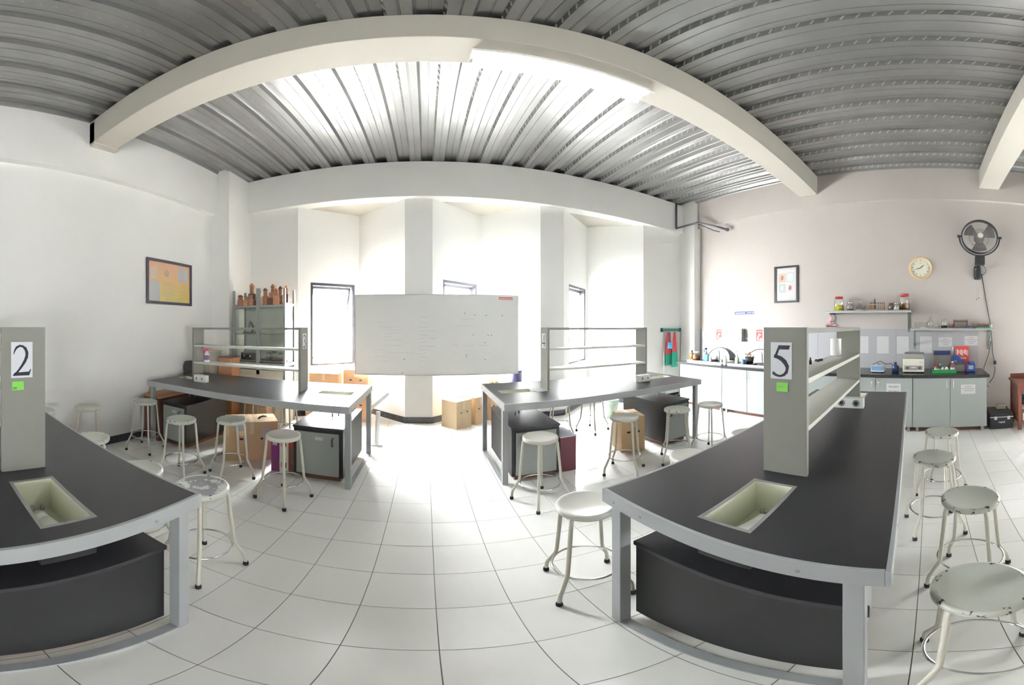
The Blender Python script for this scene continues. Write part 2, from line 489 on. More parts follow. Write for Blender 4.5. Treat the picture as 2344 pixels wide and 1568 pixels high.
for k, (a, c) in enumerate(FILL_WINDOWS):  # frame, pane and portal for each added, unseen light opening
    w = bpy.data.objects.new('window_%d' % (k + 4), None); C.objects.link(w); w['kind'] = 'structure'; w.location = (XR + .1, 0, 0)
    f = B()
    for (y0, y1, z0, z1) in ((a, a + .05, RZ0, RZ1), (c - .05, c, RZ0, RZ1), (a + .05, c - .05, RZ0, RZ0 + .05), (a + .05, c - .05, RZ1 - .05, RZ1)): f.box(-.03, .02, y0, y1, z0, z1)
    obj('window_frame', f, WINF, w)
    obj('pane', B().box(0, .005, a + .05, c - .05, RZ0 + .05, RZ1 - .05), PANE, w)
    la = bpy.data.lights.new('window_portal', 'AREA'); la.shape = 'RECTANGLE'; la.size = RZ1 - RZ0; la.size_y = c - a; la.cycles.is_portal = True
    lo = bpy.data.objects.new('window_portal', la); C.objects.link(lo)
    lo.location = (XR + .14, (a + c) / 2, (RZ0 + RZ1) / 2); lo.rotation_euler = (0, pi / 2, 0)

# backsplash on the right wall
bk = obj('trim_10', B().box(XR - .006, XR, -.78, 4.45, .845, 1.475), GROUT, kind='structure')
pm_ = {}
y = -.78
while y < 4.44:
    y1 = min(y + .66, 4.45)
    o = obj('backsplash_tile', B().box(XR - .012, XR - .004, y + .001, y1 - .001, .845, 1.474), BACKSP, bk)
    y = y1

# ------------------------------------------------------------------ fluorescent fixtures under the cross beams
def fixture(x0, x1, y0, y1, ztop, label):
    t = thing('fluorescent_light', label, 'ceiling light', ((x0 + x1) / 2, (y0 + y1) / 2, ztop))
    L = (x1 - x0) / 2; w = (y1 - y0) / 2
    h = B(); h.box(-L, L, -w * .55, w * .55, -.03, 0)
    obj('housing', h, WHITE, t)
    r = B()
    for sg in (-1, 1):
        r.prism([(sg * w * .5, -.03), (sg * w, -.085), (sg * w, -.09), (sg * w * .5, -.036)], -L, L, Matrix(((0, 0, 1, 0), (1, 0, 0, 0), (0, 1, 0, 0), (0, 0, 0, 1))))
    r.box(-L, L, -w * .55, w * .55, -.037, -.03)
    obj('reflector', r, WHITE, t)
    for sg in (-1, 1):
        obj('tube', B().tube([(-L + .05, sg * w * .42, -.062), (L - .05, sg * w * .42, -.062)], .016, 10), TUBEM, t)
        for e in (-1, 1):
            obj('lamp_holder', B().box(e * (L - .03) - .012, e * (L - .03) + .012, sg * w * .42 - .02, sg * w * .42 + .02, -.08, -.036), WHITE, t)
    return t
fixture(.285, 1.66, 1.92, 2.14, BEAMZ, 'lit twin tube fluorescent fixture under the middle cross beam')

# ------------------------------------------------------------------ lab benches
HB = .83
def bench(origin, rz, L, Wd, label, ends=(1, 1), pipes=True):
    t = thing('lab_bench', label, 'lab bench', (*origin, 0), rz)
    v = Wd / 2
    wells = [w for w, on in (((.10, .45), ends[0]), ((L - .45, L - .10), ends[1])) if on]
    b = B(); z0, z1 = HB - .03, HB
    cuts = [.006]
    for w in wells: cuts += [w[0] - .006, w[1] + .006]
    cuts.append(L - .006)
    for i in range(len(cuts) - 1):
        a, c = cuts[i], cuts[i + 1]
        if i % 2 == 0: b.box(a, c, -v + .006, v - .006, z0, z1)
        else:
            b.box(a, c, -v + .006, -.086, z0, z1); b.box(a, c, .086, v - .006, z0, z1)
    obj('tabletop', b, TOP, t)
    for (a, c, d, e) in ((0, L, -v, -v + .014), (0, L, v - .014, v), (0, .014, -v + .014, v - .014), (L - .014, L, -v + .014, v - .014)):
        ap = obj('apron', B().box(a, c, d, e, HB - .066, HB + .0005, bev=.002), FRAME, t)
    sc = B()
    for vv in (-v * .55, v * .55, v * .85): sc.tube([(-.002, vv, HB - .04), (.001, vv, HB - .04)], .006, 8)
    for uu in (.3, L * .5, L - .3): sc.tube([(uu, -v - .002, HB - .04), (uu, -v + .001, HB - .04)], .006, 8)
    obj('screw_heads', sc, GREYP, t, kind='stuff')
    lv = v - .085
    for u0 in (.002, L - .052):
        for s_ in (-1, 1):
            obj('leg', B().box(u0, u0 + .05, s_ * lv - .025, s_ * lv + .025, 0, HB - .066, bev=.002), FRAME, t)
        obj('floor_rail', B().box(u0 + .004, u0 + .046, -lv + .025, lv - .025, 0, .012), FRAME, t)
    for w in wells:
        fr = B()
        for (a, c, d, e) in ((w[0] - .014, w[1] + .014, -.094, -.08), (w[0] - .014, w[1] + .014, .08, .094), (w[0] - .014, w[0], -.08, .08), (w[1], w[1] + .014, -.08, .08)):
            fr.box(a, c, d, e, HB - .002, HB + .0008)
        wl_ = obj('well_frame', fr, GREYP, t)
        zb = .665
        ba = B().box(w[0], w[1], -.08, .08, zb, zb + .006)
        for (a, c, d, e) in ((w[0] - .004, w[1] + .004, -.084, -.08), (w[0] - .004, w[1] + .004, .08, .084), (w[0] - .004, w[0], -.08, .08), (w[1], w[1] + .004, -.08, .08)):
            ba.box(a, c, d, e, zb, HB - .001)
        obj('well_basin', ba, BASIN, t)
        ho = B()
        for (a, c, d, e) in ((w[0] - .012, w[1] + .012, -.092, -.085), (w[0] - .012, w[1] + .012, .085, .092), (w[0] - .012, w[0] - .005, -.085, .085), (w[1] + .005, w[1] + .012, -.085, .085)):
            ho.box(a, c, d, e, zb - .006, HB - .03)
        ho.box(w[0] - .012, w[1] + .012, -.092, .092, zb - .012, zb - .006)
        obj('well_housing', ho, DARKPANEL, t)
        m_ = (w[0] + w[1]) / 2
        va = B().tube([(w[1] - .06, -.02, zb + .006), (w[1] - .06, -.02, zb + .07)], .008, 8).tube([(w[1] - .06, .02, zb + .006), (w[1] - .06, .02, zb + .07)], .008, 8).tube([(w[1] - .06, -.03, zb + .045), (w[1] - .06, .03, zb + .045)], .005, 6)
        obj('gas_tap', va, GREYP, wl_)
        fl = B().tube([(w[0] + .05, .0, zb + .045), (m_ + .02, .0, zb + .04)], [.045, .028], 14).tube([(m_ + .02, 0, zb + .04), (m_ + .08, 0, zb + .04)], [.026, .022], 14)
        obj('drain_spout', fl, WHITE, wl_)
        if pipes:
            for (du, dv_) in ((-.02, -.03), (.03, .02)):
                obj('drain_pipe', B().tube([(m_ + du, dv_, zb - .01), (m_ + du, dv_, .575)], .008, 8), ALU, wl_)
    return t
def rack(bench_origin, rz, label, u0=.56, u1=1.90, dv=0.0, wd=.20):
    """grey two-shelf unit standing on the bench"""
    t = thing('bench_shelf', label, 'shelf', (*bench_origin, HB + .001), rz)
    hw = wd / 2; h = .67
    for u in (u0, u1 - .025):
        obj('end_panel', B().box(u, u + .025, dv - hw, dv + hw, 0, h, bev=.002), PANELG, t)
    obj('top_board', B().box(u0 + .025, u1 - .025, dv - hw, dv + hw, h - .025, h - .002), PANELG, t)
    for z in (.225, .44):
        sh = B().box(u0 + .025, u1 - .025, dv - hw + .004, dv + hw - .004, z - .011, z + .011)
        obj('shelf', sh, SHELFW, t)
    return t
def sockets(bench_origin, rz, label, u, v0, flip=1):
    t = thing('socket_box', label, 'power socket', (*bench_origin, HB + .001), rz)
    obj('case', B().box(u - .075, u, v0 - .12, v0 + .12, 0, .085, bev=.004), WHITE, t)
    for k in (-.06, .06):
        M = basis((u - .0755, v0 + k, .045), (0, -1, 0), (0, 0, 1), (-1, 0, 0))
        obj('socket_face', B().prism([(.03 * cos(i * pi / 10), .03 * sin(i * pi / 10)) for i in range(20)], 0, .003, M), GREYP, t)
        obj('socket_hole', B().prism([(.016 * cos(i * pi / 8), .016 * sin(i * pi / 8)) for i in range(16)], .003, .0045, M), BLACKP, t)
    return t
T5 = ((.668, .565), radians(3.3), 2.60, .965)
T4 = ((.655, 3.20), radians(.8), 2.46, 1.08)
T1 = ((-.622, 3.11), pi - radians(.8), 2.46, 1.08)
T2 = ((-.772, .425), pi - radians(1.5), 2.45, .95)
bench(*T5, 'near right lab bench, carrying the shelf with the sheet five')
bench(*T4, 'far right lab bench in front of the whiteboard, below the shelf numbered 4')
bench(*T1, 'far left lab bench in front of the glass display cabinet')
bench(*T2, 'near left lab bench, carrying the shelf with the sheet two')
rack(T5[0], T5[1], 'grey bench shelf on the near right bench, big 5 on its end', .56, 1.96)
rack(T4[0], T4[1], 'grey bench shelf on the far right bench, numbered 4', .58, 1.92)
rack(T1[0], T1[1], 'grey bench shelf on the far left bench, spray bottle on it', .62, 2.09)
rack(T2[0], T2[1], 'grey bench shelf at the left picture edge, big 2 on its end', .565, 1.9)
sockets(T5[0], T5[1], 'white double socket box at the far foot of the near right shelf', 1.93, -.02)
def sockets_side(o, rz, label, u, v):
    t = thing('socket_box', label, 'power socket', (*o, HB + .001), rz)
    s_ = -1 if abs(rz) < 1 else 1
    obj('case', B().box(u - .09, u + .09, min(v, v + s_ * .075), max(v, v + s_ * .075), 0, .085, bev=.004), WHITE, t)
    for k in (-.043, .043):
        M = basis((u + k, v + s_ * .0755, .045), (1, 0, 0), (0, 0, 1), (0, -1, 0)) if s_ < 0 else basis((u + k, v + s_ * .0755, .045), (-1, 0, 0), (0, 0, 1), (0, 1, 0))
        obj('socket_face', B().box(-.022, .022, -.028, .028, 0, .003, M), WHITE, t)
        obj('socket_hole', B().box(-.010, .010, -.014, .014, .003, .0045, M), GREYP, t)
    return t
sockets_side(T4[0], T4[1], 'white socket box at the right foot of the number 4 shelf', 1.82, -.106)
sockets_side(T1[0], T1[1], 'white socket box on the far left bench below the spray bottle', 1.90, .106)

# numbered sheets and sticky notes on the end panels
def number_sheet(o, rz, digit, u, label, note, dv=.0):
    a = rz; ux, uy = cos(a), sin(a); vx, vy = -sin(a), cos(a)
    def M(dvv, z): return basis((o[0] + ux * (u - .001) + vx * dvv, o[1] + uy * (u - .001) + vy * dvv, z), (-vx, -vy, 0), (0, 0, 1), (-ux, -uy, 0))
    t = thing('number_sheet', label, 'paper sign', M=M(dv, 1.358))
    w, h = .098, .158
    obj('sheet', B().box(-w / 2, w / 2, -h / 2, h / 2, 0, .0006), PAPERB, t)
    S_ = Matrix.Diagonal((w * .86, h * .86, 1, 1)); Q = Matrix.Translation((-w * .43, -h * .44, 0)) @ S_
    b = B(); z0, z1 = .0006, .0012
    if digit == '2':
        b.ribbon([(.06, .70, .03), (.10, .80, .07), (.2, .91, .09), (.38, .97, .07), (.55, .95, .08), (.70, .86, .13), (.77, .74, .17), (.76, .62, .16), (.66, .47, .13), (.48, .30, .10), (.28, .14, .08), (.08, .03, .06)], z0, z1, Q)
        b.prism([(.02, 0), (.90, 0), (1.0, .20), (.96, .205), (.88, .125), (.12, .105), (.02, .03)], z0, z1, Q)
    elif digit == '5':
        b.prism([(.36, 1.0), (.99, 1.0), (.92, .87), (.31, .87)], z0, z1, Q)
        b.prism([(.36, 1.0), (.42, .9), (.24, .62), (.10, .62)], z0, z1, Q)
        b.ribbon([(.10, .65, .10), (.3, .63, .12), (.52, .57, .15), (.72, .46, .18), (.84, .32, .19), (.80, .17, .15), (.66, .07, .10), (.45, .02, .07), (.25, .04, .08), (.12, .085, .11), (.02, .12, .09)], z0, z1, Q)
    elif digit == '4':
        b.prism([(.58, 1), (.76, 1), (.76, 0), (.58, 0)], z0, z1, Q); b.prism([(.0, .26), (.98, .26), (.98, .36), (.0, .36)], z0, z1, Q)
        b.ribbon([(.04, .31, .06), (.62, .97, .06)], z0, z1, Q)
    else:
        b.ribbon([(.12, .78, .05), (.25, .92, .07), (.5, .97, .08), (.72, .86, .14), (.72, .68, .13), (.52, .56, .07), (.36, .54, .05)], z0, z1, Q)
        b.ribbon([(.36, .54, .05), (.62, .5, .08), (.82, .34, .16), (.78, .15, .14), (.55, .03, .08), (.28, .03, .07), (.08, .10, .10)], z0, z1, Q)
    obj('numeral', b, INK, t)
    if note:
        n = thing('sticky_note', note, 'sticky note', M=M(dv - .005 if rz < 1 else dv + .018, 1.243))
        obj('note', B().quad((-.027, -.02, .001), (.027, -.018, .004), (.026, .021, .001), (-.026, .02, .0005)), NOTE, n)
        if digit == '2': obj('ink_lines', B().box(-.022, -.006, -.008, -.006, .0025, .0032).box(-.022, -.006, -.013, -.011, .003, .0036), INK, n)
        else: obj('ink_lines', B().box(-.018, .004, .004, .0055, .0022, .003).box(-.018, .01, -.001, .0005, .0026, .0034), INKG, n)
    return t
number_sheet(T5[0], T5[1], '5', .56, 'white sheet with a large black five on the near right shelf', 'green sticky note on the near right shelf panel', .015)
number_sheet(T2[0], T2[1], '2', .565, 'white sheet with a large black two at the left picture edge', 'green sticky note on the panel at the left picture edge', .01)
number_sheet(T4[0], T4[1], '4', .58, 'narrow view of white sheet with 4 on far right shelf', None)
number_sheet(T1[0], T1[1], '3', .62, 'narrow view of numbered white sheet on far left shelf', None)

# under-bench storage cabinets
def storage(o, rz, u0, u1, v0, v1, face, label, tag=False, handle=True):
    """face: -1 door on the -v side, +1 door on the +v side"""
    t = thing('storage_cabinet', label, 'cabinet', (*o, 0), rz)
    h = .57
    obj('plinth', B().box(u0 + .04, u1 - .04, v0 + .05, v1 - .05, 0, .06), BRWOOD, t)
    obj('body', B().box(u0, u1, v0, v1, .06, h - .022), DARKPANEL, t)
    obj('top_board', B().box(u0 - .006, u1 + .006, v0 - .01, v1 + .01, h - .022, h, bev=.002), TOP, t)
    vf = v0 if face < 0 else v1
    d0, d1 = (vf - .018, vf - .001) if face < 0 else (vf + .001, vf + .018)
    d = obj('door', B().box(u0 + .035, u1 - .035, d0, d1, .075, h - .05, bev=.002), DOORP, t)
    ve = d0 if face < 0 else d1
    uc = (u0 + u1) / 2
    if tag: obj('name_label', B().box(uc - .055, uc + .02, ve - .001 if face < 0 else ve, ve if face < 0 else ve + .001, h - .125, h - .09), PAPER, d)
    if handle:
        hx = u1 - .10 if u0 < 1 else u0 + .10
        hx = u0 + .085
        q = -.03 * (1 if face < 0 else -1)
        obj('handle', B().tube([(hx, ve, .40), (hx, ve + q, .405), (hx, ve + q, .475), (hx, ve, .48)], .006, 6), BLACKP, d)
    return t
storage(T5[0], T5[1], .075, .53, -.36, .37, -1, 'dark storage cabinet under the aisle end of the near right bench')
storage(T5[0], T5[1], 2.07, 2.5, -.36, .37, -1, 'dark storage cabinet under the wall end of the near right bench')
storage(T2[0], T2[1], .075, .53, -.36, .37, 1, 'dark storage cabinet under the aisle end of the near left bench')
storage(T4[0], T4[1], .095, .56, -.44, .40, -1, 'dark topped cabinet behind the cream stool, aisle end of far right bench', True)
storage(T4[0], T4[1], 1.93, 2.37, -.40, .42, -1, 'dark storage cabinet beside a cardboard box under far right bench')
storage(T1[0], T1[1], .095, .57, -.40, .38, 1, 'dark topped cabinet beside colourful binders under far left bench', True)
storage(T1[0], T1[1], 1.92, 2.34, -.42, .38, 1, 'dark topped cabinet under the wall end of far left bench', True)

# ------------------------------------------------------------------ stools
def stool_meshes():
    R = .142; d = {}
    pr = [(0, .600), (R - .035, .600), (R - .022, .606), (R - .012, .6065)]
    rim = [(R - .014, .6065), (R - .004, .605), (R, .597), (R, .583), (R - .004, .577), (R - .012, .577), (0.0, .583)]
    d['seat'] = B().lathe(pr, 40, cap=False).mesh('seat', SEATW)
    d['seat_rim'] = B().lathe([(R - .024, .6050), (R - .012, .6075), (R - .003, .604), (R, .597), (R, .582), (R - .004, .576), (R - .012, .575), (R - .02, .58), (0.0, .58)], 40, cap=False).mesh('seat_rim', RIMW)
    leg = [(.100, 0, .574), (.118, 0, .576), (.130, 0, .566), (.136, 0, .545), (.150, 0, .38), (.164, 0, .215), (.170, 0, .19), (.206, 0, .115), (.217, 0, .095), (.222, 0, .07), (.226, 0, .022)]
    d['leg'] = B().tube(leg, .0105, 10).mesh('leg', STOOLP)
    d['foot_cap'] = B().lathe([(.012, 0), (.0155, .002), (.0155, .018), (.013, .03)], 12, c=(.226, 0, 0)).mesh('foot_cap', BLACK)
    d['foot_ring'] = B().tube([(.158 * cos(i * pi / 20), .158 * sin(i * pi / 20), .185) for i in range(40)], .006, 8, closed=True).mesh('foot_ring', CHROME)
    return d
SM = stool_meshes()
legmesh2 = SM['leg'].copy(); legmesh2.materials.clear(); legmesh2.materials.append(STOOLP2)
legmesh3 = SM['leg'].copy(); legmesh3.materials.clear(); legmesh3.materials.append(CHROME)
seat_g = SM['seat'].copy(); seat_g.materials.clear(); seat_g.materials.append(SEATG)
seat_grey = SM['seat'].copy(); seat_grey.materials.clear(); seat_grey.materials.append(SEATGREY)
rim_g = SM['seat_rim'].copy(); rim_g.materials.clear(); rim_g.materials.append(SEATG)
proto = thing('lab_stool', 'x', 'stool', (0, 0, 0), group='round lab stools around the benches')
def link(name, me, parent):
    o = bpy.data.objects.new(name, me); C.objects.link(o); o.parent = parent; return o
link('seat', SM['seat'], proto); link('seat_rim', SM['seat_rim'], proto); link('foot_ring', SM['foot_ring'], proto)
for k in range(4):
    l = link('leg', SM['leg'], proto); l.rotation_euler = (0, 0, k * pi / 2)
    link('foot_cap', SM['foot_cap'], l)
GL = {'seat': seat_g, 'seat_rim': rim_g}
stools = [
 ((.705, 1.290), 33, 'glossy cream stool in the aisle touching the near right bench corner', GL, 1.0),
 ((.875, 2.350), 66, 'glossy cream stool in front of the far right bench cabinet', GL, 1.02),
 ((1.81, 2.54), 87, 'glossy stool in front of the cardboard box under far right bench', GL, 1.02),
 ((2.42, 2.43), 5, 'cream stool before the wall end cabinet of far right bench', None, 1.02),
 ((2.87, 2.34), 45, 'grey looking stool near the pale sink cabinets', dict(GL, leg=legmesh3), 1.0),
 ((1.568, 1.448), 20, 'cream stool half hidden behind the near right bench, nearer the aisle', GL, 1.0),
 ((2.217, 1.412), 40, 'stool mostly hidden behind the near right bench, left of its shelf', None, 1.0),
 ((.85, -.14), 44, 'chipped white stool at bottom right, nearest the camera', None, 1.0),
 ((1.524, -.195), 24, 'chipped white stool second in the row beside the near right bench', None, 1.0),
 ((2.11, -.03), 58, 'white stool third in the row beside the near right bench', None, 1.0),
 ((2.676, -.10), 22, 'cream stool last in the row beside near right bench, nearest the wall cabinets', dict(leg=legmesh2), 1.0),
 ((3.40, -1.25), 35, 'stool cut off by the right picture edge, one foot showing', None, 1.0),
 ((-1.06, 1.262), 36, 'stool with grey patched seat at the corner of the near left bench', dict(seat=seat_grey), 1.02),
 ((-1.10, 2.31), 27, 'cream stool in front of the binders under far left bench', GL, 1.02),
 ((-1.722, 2.48), 10, 'cream stool in front of the cardboard box under far left bench', None, 1.02),
 ((-2.097, 2.195), 50, 'stool in front of far left bench, second from the left wall', None, 1.02),
 ((-2.90, 2.425), 62, 'stool in front of far left bench nearest the left wall', None, 1.03),
 ((-2.18, 1.275), 15, 'white stool half hidden behind the near left bench, middle one', None, 1.0),
 ((-1.489, 1.20), 30, 'white stool barely showing behind the near left bench near the aisle', None, 1.0),
 ((-3.04, 1.72), 20, 'pinkish stool standing against the left wall', dict(leg=legmesh2), 1.03),
 ((-3.04, 1.20), 40, 'stool at the left wall partly hidden by the near left shelf panel', None, 1.06),
 ((-2.20, 3.74), 20, 'stool behind the far left bench, left one', None, 1.0),
 ((-1.75, 3.74), 45, 'stool behind the far left bench, right one', None, 1.0),
 ((1.72, 3.88), 30, 'stool behind the far right bench, left one', dict(leg=legmesh3), 1.0),
 ((2.24, 3.92), 70, 'stool behind the far right bench, right one', dict(leg=legmesh3), 1.0),
]
copies = [proto] + [dup(proto) for _ in stools[1:]]
for k, ((x, y), a, lab, sw, sc) in enumerate(stools):
    o = copies[k]
    o.location = (x, y, 0); o.rotation_euler = (0, 0, radians(a)); o.scale = (1, 1, sc); o['label'] = lab
    if sw:
        for ch in [o] + list(o.children):
            nm = ch.name.split('.')[0]
            if nm in sw: ch.data = sw[nm]

# ------------------------------------------------------------------ wall cabinets, countertop, sinks
units = [(4.345, 3.337), (3.337, 2.303), (2.303, 1.270), (1.270, .237), (.237, -.795)]
ulab = ['under the sink, leftmost, next to the corner column', 'under the second sink, second from the corner column', 'hidden for the most part behind the near right bench shelf',
        'with the reagent notice on its door', 'at the right end, paper notice on its right door']
for k, (ya, yb) in enumerate(units):
    t = thing('base_cabinet', 'pale two-door base cabinet ' + ulab[k], 'cabinet', (4.40, (ya + yb) / 2, 0), 0, 'pale base cabinets along the right wall')
    hw = (ya - yb) / 2
    obj('carcass', B().box(.02, .68, -hw + .003, hw - .003, .085, .803), BODYP, t)
    for s_ in (1, -1):
        y0, y1 = (.004, hw - .006) if s_ > 0 else (-hw + .006, -.004)
        d = obj('door', B().box(0, .018, y0, y1, .085, .798, bev=.0015), DOORP, t)
        hy = s_ * .045
        obj('handle', B().tube([(0, hy, .662), (-.026, hy, .668), (-.026, hy, .768), (0, hy, .774)], .0055, 6), CHROME if k < 4 else WHITE, d)
        if k == 3 and s_ < 0:
            nt_ = obj('notice', B().box(-.0012, 0, -.355, -.155, .565, .718), PAPER, d)
            for q, (tx, z) in enumerate((('REAGEN', .672), ('SIAP PAKAI', .608))):
                l = obj('lettering', text_mesh(tx, .036 if q == 0 else .032, INK), INK, nt_)
                l.matrix_local = basis((-.0014, -.255, z), (0, -1, 0), (0, 0, 1), (-1, 0, 0))
        if k == 4 and s_ < 0:
            nt_ = obj('notice', B().box(-.0012, 0, -.35, -.15, .572, .705), PAPER, d)
            ln = B()
            for (a, b_, z) in ((-.20, -.30, .675), (-.165, -.335, .646), (-.195, -.325, .618)):
                ln.box(-.0018, -.0012, b_, a, z - .005, z + .005)
            obj('text_lines', ln, INKG, nt_, kind='stuff')
        obj('foot', B().box(.05, .09, s_ * (hw - .06) - .02, s_ * (hw - .06) + .02, 0, .085), GREYP, t)
    obj('kickboard', B().box(.12, .135, -hw, hw, .004, .085), BRWOOD, t)
solo('countertop', B().box(4.372, 5.105, -.825, 4.40, .806, .845, bev=.003), COUNTER, 'long dark speckled granite countertop along the right wall', 'countertop')

def sink(ya, yb, label):
    t = thing('sink', label, 'sink', (4.47, (ya + yb) / 2, .846))
    hw = (ya - yb) / 2; D = .44
    f = B()
    for (a, b_, c, d) in ((0, .035, -hw, hw), (D - .035, D, -hw, hw), (.035, D - .035, -hw, -hw + .035), (.035, D - .035, hw - .035, hw)):
        f.box(a, b_, c, d, 0, .034, bev=.004)
    obj('rim', f, WHITE, t)
    obj('basin', B().box(.036, D - .036, -hw + .036, -.02, .0, .008).box(.036, D - .036, .02, hw - .036, 0, .022).box(.036, D - .036, -.02, .02, 0, .028), DARKPANEL, t)
    # swan-neck tap at the back
    obj('tap', B().tube([(D - .02, -.05, .03), (D - .02, -.05, .18), (D - .05, -.05, .225), (D - .12, -.05, .225), (D - .14, -.05, .19)], .009, 8), CHROME, t)
    return t
sink(4.23, 3.40, 'white rimmed sink nearer the corner column, crowded with bottles')
sink(3.27, 2.46, 'white rimmed sink beside the shelf panel, plant pot on its corner')
def oval_tray(yc, w, label):
    M = basis((5.085, yc, .862), (0, -1, 0), (.22, 0, .975), (-.975, 0, .22))
    M = basis((4.985, yc, .862), (0, -1, 0), (.30, 0, .954), (-.954, 0, .30))
    t = thing('oval_tray', label, 'tray', M=M)
    pts = [(w / 2 * cos(i * pi / 16), .0 + .25 * sin(i * pi / 16)) for i in range(17)]
    obj('dish', B().prism(pts, 0, .008), WHITE, t)
    obj('dark_rim', B().tube([(x, y, .012) for x, y in pts], .009, 8), BLACKP, t)
oval_tray(3.86, .56, 'white oval tray with dark rim leaning behind the left sink')
oval_tray(2.93, .60, 'white oval tray with dark rim leaning behind the right sink')

# generic small vessels: profile lists (r, z) scaled to width and height
PROF = {
 'jar': [(.86, 0), (1, .03), (1, .70), (.86, .80), (.72, .84), (.72, .86)],
 'bottle': [(.9, 0), (1, .03), (1, .58), (.85, .68), (.4, .76), (.36, .88)],
 'flask': [(.9, 0), (1, .04), (.95, .10), (.28, .72), (.26, .93), (.34, 1.0)],
 'round': [(.5, 0), (.86, .08), (1, .3), (.86, .52), (.35, .66), (.3, .92), (.4, 1.0)],
 'beaker': [(.92, 0), (1, .03), (1, .93), (1.06, 1.0)],
 'cup': [(.75, 0), (1, 1)],
}
def vessel(name, label, cat, kind, x, y, z, w, h, glass, liquid=None, lf=.4, lid=None, group=None, lidname='lid'):
    t = thing(name, label, cat, (x, y, z), 0, group)
    R = w / 2
    pr = [(r * R, zz * h) for r, zz in PROF[kind]]
    obj('glass' if glass is GLASS else 'body', B().lathe([(0.0, 0)] + pr, 18, cap=False), glass, t)
    if liquid:
        lp = [(0.0, .004)] + [(r * R * .93, max(zz * h, .004)) for r, zz in PROF[kind] if zz <= lf]
        rr = [r for r, zz in PROF[kind] if zz <= lf][-1]
        if kind == 'flask': rr = .95 - (lf - .1) * 1.08
        lp += [(rr * R * .93, lf * h), (0.0, lf * h)]
        obj('liquid' if liquid in (YELLOWL, BROWNL) else 'contents', B().lathe(lp, 18, cap=False), liquid, t)
    if lid:
        top = pr[-1]
        obj(lidname, B().lathe([(0.0, top[1] - .001), (top[0] * 1.12, top[1] - .001), (top[0] * 1.12, h), (0.0, h)], 18, cap=False), lid, t)
    return t

# wall shelf one and what stands on it
def wall_shelf(label, y0, y1, ztop, by, drop):
    t = thing('wall_shelf', label, 'shelf', (5.12, (y0 + y1) / 2, ztop))
    hw = (y1 - y0) / 2
    obj('board', B().box(-.285, -.003, -hw, hw, -.018, -.001), GREYMETAL, t)
    lip = B().box(-.292, -.285, -hw, hw, -.030, .006)
    n = int(hw * 2 / .034)
    obj('lip', lip, GREYMETAL, t)
    ho = B()
    for i in range(n): ho.box(-.2935, -.292, -hw + .02 + i * .034, -hw + .036 + i * .034, -.006, .001)
    obj('slot_row', ho, BLACKP, t, kind='stuff')
    for s_, q in zip((1, -1), drop):
        yy = s_ * (hw - .05)
        b = obj('bracket', B().box(-.014, -.002, yy - .018, yy + .018, -q, -.02).box(-.27, -.014, yy - .006, yy + .006, -.05, -.02), GREENMETAL, t)
        obj('brace', B().tube([(-.235, yy, -.045), (-.02, yy, -q * .82)], .009, 6), GREENMETAL, b)
    return t
wall_shelf('upper slotted metal wall shelf with two specimen jars', .285, 1.62, 1.760, None, (.19, .33))
wall_shelf('lower slotted metal wall shelf crowded with glassware, under the clock', -.99, .29, 1.487, None, (.33, .34))
ZA, ZB, XS = 1.761, 1.488, 4.95
vessel('specimen_jar', 'big jar with red lid holding yellow liquid on upper shelf', 'jar', 'jar', XS, 1.44, ZA, .165, .235, GLASS, YELLOWL, .42, RED)
vessel('specimen_jar', 'small jar with silver lid second on upper shelf', 'jar', 'jar', XS, 1.255, ZA, .12, .145, GLASS, LEAF, .22, CHROME)
vessel('conical_flask', 'conical glass flask on upper wall shelf', 'flask', 'flask', XS, 1.10, ZA, .135, .178, GLASS, CREAM, .10)
vessel('beaker', 'small glass beaker between flask and orange tube rack', 'beaker', 'beaker', XS, .985, ZA, .085, .085, GLASS)
vessel('specimen_jar', 'small jar with red-brown lid right of the orange rack', 'jar', 'jar', XS, .605, ZA, .075, .118, GLASS, LEAF, .5, MAROON)
vessel('specimen_jar', 'low jar with silver lid beside the biggest brown jar', 'jar', 'jar', XS - .06, .510, ZA, .09, .118, GLASS, CREAM, .4, CHROME)
vessel('specimen_jar', 'big jar with orange red lid holding brown liquid on upper shelf', 'jar', 'jar', XS + .03, .395, ZA, .168, .262, GLASS, BROWNL, .44, RED)
def tube_rack(label, y, z, w, h, wood, tubes, capm, x=XS):
    t = thing('test_tube_rack', label, 'rack', (x, y, z))
    for s_ in (-1, 1): obj('side', B().box(-.035, .035, s_ * (w / 2 - .006) - .006, s_ * (w / 2 - .006) + .006, 0, h), wood, t)
    for zz in (.012, h * .76):
        obj('rail', B().box(-.03, .03, -w / 2 + .012, w / 2 - .012, zz - .006, zz + .006), wood, t)
    for i in range(tubes):
        yy = -w / 2 + .03 + i * (w - .06) / (tubes - 1)
        tu = obj('test_tube', B().lathe([(0, .02), (.006, .024), (.008, .034), (.008, h * .88), (.0095, h * .9)], 10, c=(0, yy, 0), cap=False), GLASS, t)
        obj('stopper', B().lathe([(.008, h * .86), (.009, h * .95)], 10, c=(0, yy, 0)), capm, tu)
    return t
rk = tube_rack('orange wooden test tube rack on upper wall shelf', .82, ZA, .23, .135, ORWOOD, 6, BLACKP)
obj('tall_dropper', B().tube([(0, .035, .03), (0, .038, .19)], .0085, 8), BLACKP, rk)
GB = 'glassware on the lower wall shelf'
vessel('beaker', 'glass beaker leftmost on lower shelf', 'beaker', 'beaker', XS, .190, ZB, .085, .095, GLASS, group=GB)
vessel('beaker', 'glass beaker second on lower shelf, beside the tall bottle', 'beaker', 'beaker', XS, .092, ZB, .10, .095, GLASS, WHITE, .12, group=GB)
